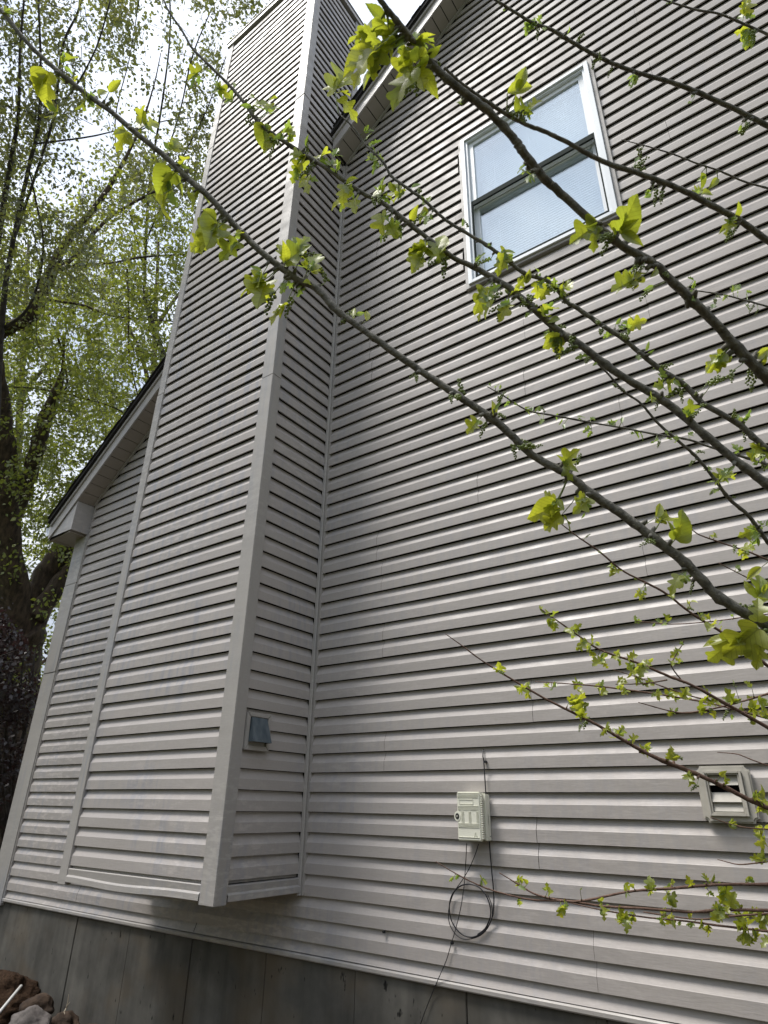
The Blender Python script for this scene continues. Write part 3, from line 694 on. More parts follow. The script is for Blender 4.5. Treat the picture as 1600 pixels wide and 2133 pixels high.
def leafmesh(up, lo, fold, bend, curl, seed, serr=.014):
    rn = random.Random(seed); V = []; F = []
    def surf(x, y):
        z = abs(y)*fold - bend*x*x + curl*y*math.sin(x*6+seed) + .02*math.sin(9*x+seed)*abs(y)*4
        return (x, y, z)
    for sgn, out in ((1, up), (-1, lo)):
        dense = []
        for i in range(len(out)-1):
            (ax, ay), (bx, by) = out[i], out[i+1]
            dense.append((ax, ay)); dense.append(((ax+bx)/2+(serr if i else 0)*.3, (ay+by)/2+(serr if 0 < i < len(out)-2 else 0)))
        dense.append(out[-1]); k = len(V); n = len(dense)
        for x, y in dense:
            mxx = max(0, min(1, x)); V.append(surf(mxx, 0)); V.append(surf((mxx+x)/2, sgn*y*.5)); V.append(surf(x, sgn*y))
        for i in range(n-1):
            a = k+i*3
            for j in (0, 1):
                q = [a+j, a+j+1, a+j+4, a+j+3]; F.append(q if sgn > 0 else q[::-1])
    me = mesh('leaf', V, F, M['leaf'], True)
    bm = bmesh.new(); bm.from_mesh(me); bmesh.ops.remove_doubles(bm, verts=bm.verts, dist=1e-4); bm.to_mesh(me); bm.free()
    return me
BIG = [leafmesh(L1, L1, .40, .35, .22, 1), leafmesh(L1, L2, .45, .35, -.22, 2), leafmesh(L4, L1, .6, .2, .25, 3), leafmesh(L4, L4, .35, .45, .2, 4), leafmesh(L4, L1, .55, .3, -.2, 5), leafmesh(L1, L4, .3, .5, .22, 6)]
NAR = [leafmesh(L3, L3, .5, .3, .1, 7), leafmesh(L3, L3, .9, .1, .05, 8)]
def smallleaf(k):
    """cheap leaves for joined foliage: verts, faces"""
    out = [L1, L4, L3][k][::2]; 
    if out[-1] != (1, 0): out = out+[(1, 0)]
    V = [(max(0, min(1, x)), 0, -.15*x*x) for x, y in out]+[(x, y, .3*y-.15*x*x) for x, y in out]+[(x, -y, .3*y-.15*x*x) for x, y in out]; n = len(out); F = []
    for i in range(n-1): F += [[i, i+1, n+i+1, n+i], [i+1, i, 2*n+i, 2*n+i+1]]
    return [Vector(v) for v in V], F
SML = [smallleaf(k) for k in range(3)]
def catkinmesh(seed):
    rn = random.Random(seed); mb = MB()
    bm = bmesh.new(); bmesh.ops.create_icosphere(bm, subdivisions=1, radius=1); bv = [v.co.copy() for v in bm.verts]; bf = [[v.index for v in f.verts] for f in bm.faces]; bm.free()
    n = 16
    for i in range(n):
        t = i/(n-1); a = i*2.4; r = .13*(1-.45*t); c = Vector((t*1.0, math.cos(a)*r, math.sin(a)*r - .12*t*t)); s = .105*(1-.35*t)*rn.uniform(.8, 1.2)
        mb.add([c+v*s for v in bv], bf)
    me = mesh('catkin', mb.v, mb.f, M['catkin'], True); return me
CAT = [catkinmesh(1), catkinmesh(2)]

def orient(d, up):
    """matrix with x along d, z near up"""
    x = d.normalized(); y = up.cross(x)
    if y.length < 1e-3: y = x.orthogonal()
    y.normalize(); z = x.cross(y)
    return Matrix(((x.x, y.x, z.x), (x.y, y.y, z.y), (x.z, y.z, z.z)))

class Tree:
    def __init__(s, root, barkm, seed):
        s.root = root; s.m = barkm; s.rn = random.Random(seed); s.br = []; s.leaves = []; s.cats = []; s.stems = {}; s.spurs = {}
    def branch(s, pts, d0, d1, ext=None, node=1.0):
        """pts (x,y,w) root first; depth d0 at the root to d1 at the tip"""
        W = []; n = len(pts); lastw = pts[0][2]
        ws = [p[2] if len(p) > 2 else None for p in pts]
        for i in range(n):
            if ws[i] is None:
                a = max(j for j in range(i) if ws[j] is not None); bs = [j for j in range(i+1, n) if len(pts[j]) > 2]
                b = bs[0] if bs else None
                ws[i] = ws[a] if b is None else ws[a]+(pts[b][2]-ws[a])*(i-a)/(b-a)
        for i, p in enumerate(pts):
            dd = d0+(d1-d0)*i/(n-1)+.004*math.sin(i*1.9+d0*9)
            q = at(p[0], p[1], dd); q = q + Vector((s.rn.uniform(-1, 1), s.rn.uniform(-1, 1), s.rn.uniform(-1, 1)))*ws[i]*.10/FPX*dd
            W.append([*q, ws[i]*(.84 if ws[i] > 9 else .92)/FPX*dd/2])
        if ext:
            fr = W[0]; e = Vector(ext); q = Vector(fr[:3])
            dq = (q-Vector(W[1][:3])).normalized(); q1 = q+dq*.12; q2 = q+dq*.30
            q3 = q2.lerp(e, .5)+dq*.05
            W = [[*e, fr[3]*1.9], [*q3, fr[3]*1.35], [*q2, fr[3]*1.15], [*q1, fr[3]*1.05]] + W
        C = catmull(W, 7); rn = s.rn
        # knobbly nodes
        for i in range(3, len(C)-2):
            if rn.random() < .09*node: C[i][3] *= 1.2
            else: C[i][3] *= rn.uniform(.98, 1.03)
            j = C[i][3]*.10
            for k in range(3): C[i][k] += rn.uniform(-j, j)
        v, f = tube(C, 10 if W[-1][3] > .003 or W[0][3] > .008 else 7, jit=.10, seed=len(s.br))
        o = MB().add(v, f).obj('branch', s.m, s.root, W[4 if ext else 0][:3], smooth=True)
        s.br.append((o, [Vector(c[:3]) for c in C], [c[3] for c in C]))
        # side bud stubs
        return o
    def nearest(s, x, y, maxd=150):
        best = None
        for bi, (o, P, R) in enumerate(s.br):
            for i, p in enumerate(P):
                d = p-CAMP; z = d.dot(FWD)
                if z < .1: continue
                px = 800+FPX*d.dot(RGT)/z; py = 1066.5-FPX*d.dot(UPV)/z
                e = (px-x)**2+(py-y)**2
                if best is None or e < best[0]: best = (e, bi, i, px, py, z)
        return best
    def cluster(s, x, y, size, kind='L', n=1, tip=None):
        e, bi, i, px, py, z = s.nearest(x, y)
        base = s.br[bi][1][i]; rn = s.rn
        tgt = at(x, y, z+rn.uniform(-.03, .03)*z)
        size *= .94 if kind != 'K' else 1.05
        if s.m is M['barkred']: size *= 1.14
        L_ = size/FPX*z
        outv = (tgt-base)
        if outv.length < L_*.35: outv = (RGT*rn.uniform(-1, 1)+UPV*rn.uniform(.2, 1)).normalized()*L_*.5
        for q in range(n):
            j = Vector((rn.gauss(0, 1), rn.gauss(0, 1), rn.gauss(0, 1)))
            dirv = (outv.normalized()+j*(.32 if q == 0 else .6)).normalized()
            if dirv.dot(FWD) > .5: dirv -= FWD*dirv.dot(FWD)*.6
            dirv.normalize()
            ll = L_*(1 if q == 0 else rn.uniform(.55, .85))*rn.uniform(.92, 1.12)
            st = tgt - dirv*ll*.5 if q == 0 else tgt - outv*.25 + j*L_*.12
            if kind == 'L':
                nrm = (-FWD*rn.uniform(.5, 1.2) + Vector((0, 0, 1))*rn.uniform(-.1, .9) + RGT*rn.uniform(-.6, .6)).normalized()
                s.leaves.append((ll*FPX/z, bi, st, dirv, nrm, ll, rn.randrange(6), size > 27))
                for _e in range(rn.choice((2, 2, 3, 4)) if size > 22 else rn.choice((0, 1, 2))):
                    d2 = (dirv+Vector((rn.gauss(0, 1), rn.gauss(0, 1), rn.gauss(0, 1)))*.7).normalized()
                    l2 = ll*rn.uniform(.4, .75); s.leaves.append((l2*FPX/z, bi, base.lerp(st, rn.uniform(.7, 1.05))+d2*ll*.1, d2, (nrm+Vector((rn.gauss(0, .5), rn.gauss(0, .5), rn.gauss(0, .5)))).normalized(), l2, rn.choice((3, 4, 6, 7)), False))
            elif kind == 'N':
                nrm = (-FWD+Vector((0, 0, 1))*rn.uniform(-.5, .8)+RGT*rn.uniform(-.8, .8)).normalized()
                s.leaves.append((ll*FPX/z, bi, st, dirv, nrm, ll, 6+rn.randrange(2), True))
            else:
                s.cats.append((ll*FPX/z, bi, st, dirv, ll, rn.randrange(2)))
            mid = base.lerp(st, .5)+Vector((0, 0, -.04*(st-base).length))
            s.spurs.setdefault(bi, []).append((base, (st-base).normalized(), s.br[bi][2][i]))
            s.stems.setdefault(bi, []).append([(*base, .0011+.010*L_), (*mid, .0009+.008*L_), (*st, .0007+.006*L_)])
    def finish(s, budget=290):
        s.leaves.sort(key=lambda t: -t[0]); rest = {}
        for idx, (px, bi, st, dv, nrm, ll, k, big) in enumerate(s.leaves):
            R3 = orient(dv, nrm)
            if idx < budget:
                me = (BIG+NAR)[k]; o = bpy.data.objects.new('leaf', me); COL.objects.link(o); par = s.br[bi][0]; o.parent = par
                o.matrix_local = Matrix.Translation(st-wl(par)) @ R3.to_4x4() @ Matrix.Diagonal((ll, ll*1.12, ll, 1))
            else:
                V, F = SML[2 if k >= 6 else k % 2]; rest.setdefault(bi, MB()).add([st+R3 @ (v*ll) for v in V], F)
        for bi, mb in rest.items():
            o = mb.obj('small_leaves', M['leafsmall'], s.br[bi][0], s.br[bi][1][0]); o['kind'] = 'stuff'
        for px, bi, st, dv, ll, k in s.cats:
            o = bpy.data.objects.new('catkin', CAT[k]); COL.objects.link(o); par = s.br[bi][0]; o.parent = par
            o.matrix_local = Matrix.Translation(st-wl(par)) @ orient(dv, UPV).to_4x4() @ Matrix.Diagonal((ll, ll*.9, ll*.9, 1))
        for bi, lst in s.spurs.items():
            mb = MB()
            for b0_, d0_, r0_ in lst:
                r1 = min(.0045, max(.0012, r0_*.55)); d0_ = (d0_+Vector((0, 0, .3))).normalized()
                v, f = tube([(*b0_, r1*1.7), (*(b0_+d0_*(r0_+r1*.8)), r1*1.25), (*(b0_+d0_*(r0_+r1*2.2)), r1*1.05), (*(b0_+d0_*(r0_+r1*3.2)), r1*.45)], 6, jit=.2); mb.add(v, f)
            o = mb.obj('spurs', s.m, s.br[bi][0], s.br[bi][1][0], smooth=True); o['kind'] = 'stuff'
        for bi, lst in s.stems.items():
            mb = MB()
            for P in lst:
                v, f = tube(P, 5); mb.add(v, f)
            o = mb.obj('leaf_stems', M['stem'], s.br[bi][0], s.br[bi][1][0]); o['kind'] = 'stuff'

# mulberry with thick grey limbs; its trunk stands just right of the frame
TB = Vector((4.05, -1.15, -1.12))
mul = empty('mulberry_tree', TB, 'mulberry tree with thick grey limbs and bright yellow-green lobed leaves reaching across the whole wall', 'tree')
FK = TB+Vector((-.1, -.05, 1.05))
v, f = tube(catmull([(TB.x, TB.y, TB.z-.1, .12), (TB.x-.02, TB.y, TB.z+.3, .085), (TB.x-.05, TB.y-.03, TB.z+.7, .075), (*FK, .07)], 6), 14, jit=.12)
MB().add(v, f).obj('trunk', M['bark'], mul, TB, smooth=True)
t1 = Tree(mul, M['bark'], 11)
A_ = t1.branch([(1600, 1305, 27), (1500, 1245, 26), (1440, 1183), (1365, 1125, 23), (1290, 1066), (1235, 1030, 21), (1185, 990, 20), (1110, 945), (1045, 885, 19), (965, 832, 18), (895, 785), (825, 737, 17), (760, 692, 16), (700, 645), (660, 602, 17), (610, 575), (545, 525, 16), (500, 480), (440, 415, 15), (390, 370), (355, 335, 14), (280, 275), (235, 235, 12), (180, 195), (90, 120, 11), (45, 75), (5, 25, 9), (-60, -40, 7)], 1.50, 1.95, FK)
B_ = t1.branch([(1600, 1008, 22), (1520, 948, 20), (1440, 880), (1390, 840, 20), (1290, 780, 18), (1205, 717, 18), (1165, 688), (1105, 638, 16), (1060, 600, 15), (1000, 562, 14), (940, 533, 12), (870, 480, 12), (800, 425, 11), (750, 398), (690, 357, 11), (650, 330), (600, 300, 9), (545, 260, 8), (510, 215), (490, 190, 7), (470, 170), (430, 130, 6), (400, 100), (380, 65), (350, 20, 4), (335, -20, 3)], 1.75, 2.15, FK)
C_ = t1.branch([(1640, 970, 16), (1581, 921, 15), (1534, 881), (1464, 839, 14), (1424, 799), (1370, 764, 13), (1305, 712, 12), (1260, 680), (1200, 640, 11), (1180, 628), (1145, 588), (1095, 570, 9), (1060, 545), (1020, 515, 8), (970, 485), (925, 455, 7), (880, 415, 7), (840, 385), (815, 365, 6), (800, 340), (780, 320, 5), (760, 300), (740, 270, 4), (720, 250), (705, 235, 2.5)], 1.95, 2.25, FK)
D_ = t1.branch([(1660, 850, 28), (1600, 792, 27), (1560, 745, 25), (1480, 660, 23), (1400, 590, 22), (1360, 550, 21), (1290, 508, 19), (1228, 455), (1160, 395, 20), (1130, 368, 21), (1092, 315), (1070, 285, 20), (1018, 232, 19), (962, 187, 20), (910, 145, 19), (880, 108), (850, 70, 16), (815, 30), (785, -10, 13), (750, -60, 11)], 1.25, 1.02, FK)
E_ = t1.branch([(1600, 500, 16), (1540, 460, 15), (1480, 427, 15), (1420, 395, 14), (1340, 362, 13), (1255, 334, 12), (1190, 300, 11), (1140, 277), (1095, 258, 10), (1055, 238), (1018, 215, 9), (985, 192), (950, 165, 7), (925, 140, 5)], 1.35, 1.15, FK+Vector((0, 0, .3)))
F_ = t1.branch([(1600, 262, 13), (1530, 225, 12), (1450, 192, 12), (1390, 170), (1330, 152, 10), (1270, 128, 9), (1210, 98), (1150, 63, 8), (1110, 48), (1050, 10, 6), (1010, -15, 4)], 1.5, 1.4, FK+Vector((0, 0, .4)))
G_ = t1.branch([(1600, 72, 6), (1560, 55), (1500, 30, 5), (1450, 20), (1400, 5, 4), (1370, -5, 3)], 1.7, 1.6, FK+Vector((0, 0, .5)))
H_ = t1.branch([(1600, 392, 4.5), (1550, 378), (1500, 356, 4), (1450, 340), (1400, 320, 3.4), (1350, 305), (1295, 291, 2)], 1.9, 1.8, FK+Vector((0, 0, .4)))
I_ = t1.branch([(1600, 638, 4), (1550, 625), (1500, 612, 3.4), (1450, 605), (1420, 595), (1392, 583, 2)], 2.0, 1.95, FK+Vector((0, 0, .2)))
J_ = t1.branch([(1620, 1150, 11), (1600, 1130, 10), (1560, 1075, 9), (1520, 1040, 8), (1490, 1000), (1455, 955, 7), (1415, 920), (1370, 880, 6), (1335, 840, 5), (1300, 815), (1260, 772, 4.5), (1207, 722, 4)], 2.0, 1.86, FK+Vector((0, 0, -.1)))
K_ = t1.branch([(1600, 968, 7), (1540, 950, 6), (1475, 930), (1430, 915, 5), (1370, 905), (1290, 890, 4), (1230, 880), (1150, 865, 4), (1100, 855), (1050, 825, 3), (1015, 805, 2)], 2.3, 2.2, FK)
def C(tr, txt):
    for ln in txt.split(';'):
        p = ln.split()
        if p: tr.cluster(float(p[0]), float(p[1]), float(p[2]), p[3] if len(p) > 3 else 'L', int(p[4]) if len(p) > 4 else 1)
C(t1, '''95 188 78 L 2;146 120 38 L;145 165 42 L;172 212 50 L;110 235 46 L;215 190 36 N;240 178 40 N;232 205 26 K;290 250 58 L 2;255 290 48 L;370 298 46 L 2;385 330 32 L;340 382 66 L 2;340 432 55 L;402 415 44 L;420 330 20 N;
445 480 80 L 2;410 505 58 L;478 520 62 L;500 485 30 N;545 605 76 L 2;575 645 52 L;530 590 48 L;600 640 40 K;588 600 30 L;560 630 44 K;615 525 62 L 2;655 540 58 L 2;622 495 40 L;675 570 34 K;640 590 34 N;625 608 28 L;640 530 30 K;
735 650 36 N 2;765 655 34 N;750 680 30 K;720 660 28 K;868 788 26 K;862 780 20 K;960 805 36 K;955 825 32 K;940 830 24 K;1030 850 40 N 2;1045 865 28 K;985 888 40 L;1005 895 28 K;1088 930 36 K;1072 940 26 K;1115 930 26 K;1095 920 28 K;
1180 955 48 L;1195 962 34 N;1205 955 30 K;1130 1068 72 L 2;1150 1090 50 L;1212 1050 48 L;1215 1075 16 N;1390 1075 70 L 2;1420 1095 62 L;1375 1060 44 N;1360 1125 34 K 2;1345 1130 26 K;1405 1212 44 L;1425 1210 36 K;1440 1225 24 K;1585 1220 66 L 2;1570 1195 44 N;1560 1265 40 K;1590 1270 34 K;1545 1340 92 L 2;1580 1365 60 L;1595 1320 50 K;20 20 30 L''')
C(t1, '''405 152 36 L;402 170 26 L;442 165 22 L;462 188 36 L 2;480 200 28 N;488 175 22 N;475 210 22 L;525 200 22 N;545 212 36 L;560 220 30 L;570 205 32 N;575 225 24 L;520 240 30 K;530 255 24 K;540 245 20 N;548 285 46 L;560 300 36 L;575 295 34 K;565 315 24 K;600 272 36 L;605 280 28 L;639 292 24 N;
622 342 40 L;612 365 34 L;635 378 44 L;632 360 30 K;645 350 24 K;672 320 42 L;690 335 40 L;700 315 28 L;703 345 30 L;640 310 24 K;715 400 44 L;700 425 34 L;738 425 40 L;715 415 34 K;710 405 26 N;790 390 42 L 2;820 395 48 L;830 405 34 L;790 415 28 K;780 420 24 K;
795 465 52 L 2;810 480 36 K;825 475 34 L;835 490 22 N;795 495 26 L;862 445 36 N;868 455 28 K;880 450 34 L;888 458 26 L;870 530 62 L 2;868 550 36 L;912 505 62 L 2;895 525 44 L;925 555 40 K;905 545 34 K;915 530 30 L;
1002 625 60 L 2;1015 640 46 L;1000 650 38 L;1035 640 36 K;1050 645 44 L;1030 620 30 K;1022 600 22 K;1040 655 30 K;1050 540 48 L;1040 550 36 L;1075 605 34 L;1085 590 30 L;1105 620 34 K;1100 635 30 K;1120 605 42 L;1135 610 34 L;1100 575 30 N;1090 625 26 K;1118 560 28 N;1132 590 28 L;1145 640 44 L;1135 655 36 L;1155 665 30 N;1165 680 30 K;1140 690 26 L;1100 652 18 L;
1150 715 44 L;1160 725 38 K;1180 730 34 K;1150 705 26 N;1190 710 34 K;1165 735 30 L;1380 800 42 L 2;1395 808 38 L;1405 815 40 K;1420 825 28 K;1360 830 30 L;1370 840 24 K;1440 850 36 L;1450 860 24 K;1460 845 22 K''')
C(t1, '''768 282 28 N;770 272 24 L;785 295 26 L;772 300 18 L;775 325 34 L;795 330 26 L;780 350 30 L;790 345 20 L;868 385 28 N;873 395 24 K;890 420 24 L;880 410 24 L;895 415 20 N;965 462 22 N;972 465 16 K;1000 500 22 N;1000 535 28 L;1002 545 26 K;1015 542 22 L;1020 510 18 L;1062 525 28 N;1065 535 22 L;1175 600 42 L 2;1165 595 36 L;1155 605 28 L;1148 600 24 K;1180 625 24 K;1165 620 24 K;
1252 690 30 K;1262 700 24 L;1245 670 24 K;1290 668 26 N;1298 680 22 L;1310 690 20 K;1328 672 36 L;1318 665 34 L;1300 700 26 K;1350 720 24 N;1355 735 20 N;1330 745 14 L;1378 765 28 K;1390 760 22 K;1420 790 22 N;1540 868 40 L;1530 860 26 K;1558 865 28 L;1545 885 26 K;1552 905 24 K;1592 935 48 L 2;1575 942 40 L;1590 960 40 K;1575 965 26 N;1450 820 20 K''')
C(t1, '''766 58 104 L 2;782 125 104 L 2;800 75 70 L;722 160 88 L;750 130 74 L;838 155 112 L;845 140 80 L;880 75 52 L;868 90 36 N;790 110 60 L;810 100 50 K;850 185 44 K;830 195 40 K;870 175 40 K;880 110 46 N;895 130 40 K;905 105 44 N;840 110 34 L;885 150 36 N;870 160 34 L;835 90 28 N;
1085 185 70 N 2;1095 222 48 L 2;1080 235 36 K;1075 215 32 N;1088 245 30 K;1103 358 36 L;1085 352 26 L;1100 372 26 L;1215 486 66 L;1255 495 40 K;1268 490 44 K;1262 510 44 K;1280 480 34 L;1310 448 72 L;1322 478 34 K;1328 465 28 K;1300 470 34 N;1298 592 62 L;1330 575 40 L;1320 560 26 K;1335 560 24 K;1362 568 38 N;1345 610 34 K;1352 600 26 N;1325 590 24 K;
1490 750 44 L 2;1505 760 40 L;1478 758 36 L;1500 790 34 K;1485 790 30 K;1525 782 26 K;1560 780 40 K;1568 795 34 K;1590 735 46 N;1590 750 30 N;1388 570 26 K''')
C(t1, '''1335 338 28 K 2;1332 352 30 K;1328 330 26 N;1335 365 22 N;1365 412 30 K;1378 410 26 K;1352 408 26 N;1348 404 20 L;1462 378 36 N;1455 395 34 L;1478 400 44 N;1488 380 36 N;1470 415 28 K;1460 372 26 N;1475 418 26 N;1535 438 40 N;1540 430 34 N;1520 470 40 L;1510 475 30 N;1518 490 30 K;1530 480 24 K;965 205 22 L 2;958 215 16 L;1270 150 20 K;1245 120 22 K;1238 128 24 K;1250 115 20 K;
1115 40 26 L;1125 45 28 N;1108 55 24 L;1097 60 26 L;1120 68 22 K;1132 60 18 L;1185 64 22 N;1172 75 18 K;1210 75 22 K;1205 82 18 K;1320 170 26 L;1312 176 20 N;1442 200 18 N;1437 213 14 N;1550 268 30 K;1558 260 24 K;1542 270 20 N;1395 3 18 L;1556 12 40 L;1558 80 38 L;1568 88 24 N;1552 90 26 L;1570 75 24 K;1050 20 18 N;1040 5 22 L''')
C(t1, '''1340 310 20 L;1334 325 28 K;1332 345 24 K;1440 580 20 L;1446 592 16 L;1438 612 26 L;1432 620 20 K;1445 622 18 L;1490 628 18 K;1485 636 16 L;1532 598 22 L;1540 596 16 L;1562 608 20 L;1558 640 18 L;1565 643 14 K;1576 650 12 K;1515 615 16 L;1508 622 14 L;1498 618 12 K;
1035 803 20 L;1043 805 16 N;1022 803 16 L;1045 826 22 K;1038 838 26 K;1058 832 22 L;1055 842 18 L;1075 842 18 L;1100 858 24 L;1108 852 16 L;1122 862 20 L;1128 878 18 L;1124 850 16 L;1132 852 14 K;1160 870 20 L;1168 880 20 N;1175 888 18 N;1212 868 20 L;1222 895 22 L;1228 905 18 L;1236 873 18 L;1276 880 22 L;1285 875 20 N;1268 878 18 L;1296 875 18 N;1328 905 26 L;1338 910 22 L;1318 902 16 L;1366 918 22 L;1372 925 18 K;1395 908 26 L;1410 912 24 L;1388 900 18 N;1440 902 18 L;1450 898 14 L;1460 940 20 K;1532 930 24 L;1545 933 16 L;
1212 742 24 L;1205 745 18 L;1220 752 16 K;1225 748 22 K;1240 758 18 N;1290 806 26 K;1280 802 18 K;1468 972 20 K;1478 976 16 L;1508 985 40 L 2;1518 990 36 L;1500 1000 30 L;1522 978 22 N;1490 1022 20 L;1482 1026 16 K;1530 1035 14 K;1440 965 18 K;1595 1090 24 L;1585 1100 22 L;1558 1110 36 L;1575 1115 30 L;1570 1130 26 L''')
t1.finish(295)

# young sapling with reddish shoots in front of the wall, lower right
SB = Vector((3.75, -.62, -1.12))
sap = empty('mulberry_sapling', SB, 'young mulberry with thin reddish shoots and small leaves, low across the right side', 'sapling')
SF = SB+Vector((-.05, -.02, .75))
v, f = tube(catmull([(*SB, .045), (SB.x-.02, SB.y, SB.z+.3, .032), (*SF, .028)], 6), 10, jit=.1)
MB().add(v, f).obj('trunk', M['barkred'], sap, SB, smooth=True)
t2 = Tree(sap, M['barkred'], 23)
t2.branch([(1640, 1700, 13), (1600, 1682, 12), (1560, 1665, 11), (1500, 1635, 10), (1440, 1608, 9), (1380, 1585, 9), (1330, 1560, 8), (1270, 1525, 7), (1220, 1498, 6), (1150, 1463, 5), (1100, 1435, 4.5), (1050, 1405, 4), (1000, 1373, 3), (960, 1343, 2.5), (928, 1320, 1.6)], 2.25, 2.5, SF)
t2.branch([(1600, 1515, 8), (1520, 1470, 7), (1440, 1427, 6), (1390, 1408, 6), (1330, 1382, 5), (1250, 1353, 4), (1200, 1320, 3.4), (1150, 1285, 3), (1125, 1268, 2)], 2.3, 2.45, SF+Vector((0, 0, .15)))
t2.branch([(1600, 1497, 4.5), (1545, 1482, 4), (1480, 1465), (1410, 1452), (1330, 1440, 4), (1250, 1430), (1180, 1424), (1115, 1420, 2)], 2.4, 2.6, SF+Vector((0, 0, .15)))
t2.branch([(1520, 1468, 3.5), (1440, 1450), (1380, 1430), (1340, 1415), (1278, 1395, 2)], 2.35, 2.45)
t2.branch([(1600, 1445, 5), (1550, 1460, 4), (1490, 1475), (1430, 1485, 3.4), (1390, 1480), (1330, 1463, 2)], 2.35, 2.4, SF+Vector((0, 0, .25)))
t2.branch([(1425, 1423, 3), (1400, 1350+40, 3), (1405, 1370), (1420, 1345), (1425, 1335, 1.6)], 2.36, 2.33)
t2.branch([(1390, 1416, 3.4), (1340, 1424), (1282, 1425, 2)], 2.36, 2.4)
t2.branch([(1600, 1842, 6.5), (1500, 1843, 6), (1400, 1850, 6), (1310, 1857, 5), (1220, 1875, 5), (1180, 1877), (1120, 1865, 4), (1085, 1845), (1040, 1818, 2)], 2.15, 2.35, SF+Vector((0, 0, -.1)))
t2.branch([(1600, 1897, 7), (1500, 1895, 6), (1440, 1900), (1340, 1892, 5.5), (1260, 1888), (1180, 1877, 5), (1110, 1875, 4), (1050, 1862), (1000, 1845, 3), (950, 1820), (908, 1795, 1.8)], 2.15, 2.4, SF+Vector((0, 0, -.1)))
t2.branch([(1600, 1940, 5), (1500, 1929, 5), (1420, 1918, 4), (1340, 1910), (1250, 1895, 3), (1185, 1880, 2)], 2.1, 2.3, SF+Vector((0, 0, -.15)))
t2.branch([(1600, 1903, 4.5), (1530, 1908), (1450, 1915), (1340, 1900, 3)], 2.2, 2.3, SF+Vector((0, 0, -.1)))
t2.branch([(1600, 1728, 3), (1540, 1722, 3), (1480, 1703, 2)], 2.3, 2.35, SF)
t2.branch([(1600, 1595, 3), (1568, 1583), (1540, 1572, 2.4), (1520, 1569), (1494, 1567, 1.6)], 2.3, 2.4, SF)
t2.branch([(1600, 1795, 3), (1545, 1801, 3), (1520, 1797), (1495, 1790, 1.6)], 2.25, 2.35, SF)
t2.branch([(1600, 1388, 7), (1510, 1322, 6), (1440, 1277, 5), (1380, 1232, 5), (1300, 1190, 4), (1250, 1150, 4), (1200, 1115, 3), (1155, 1080, 2)], 2.1, 2.2, SF+Vector((0, 0, .3)))
t2.branch([(1565, 1284, 3), (1480, 1295), (1400, 1300), (1325, 1294, 2)], 2.2, 2.3, SF+Vector((0, 0, .4)))
t2.branch([(1600, 1167, 4.5), (1560, 1150, 4), (1500, 1130), (1455, 1113, 3), (1437, 1098, 2)], 2.2, 2.25, SF+Vector((0, 0, .5)))
t2.branch([(1600, 1228, 3), (1560, 1205), (1530, 1190), (1498, 1173, 2)], 2.3, 2.3, SF+Vector((0, 0, .5)))
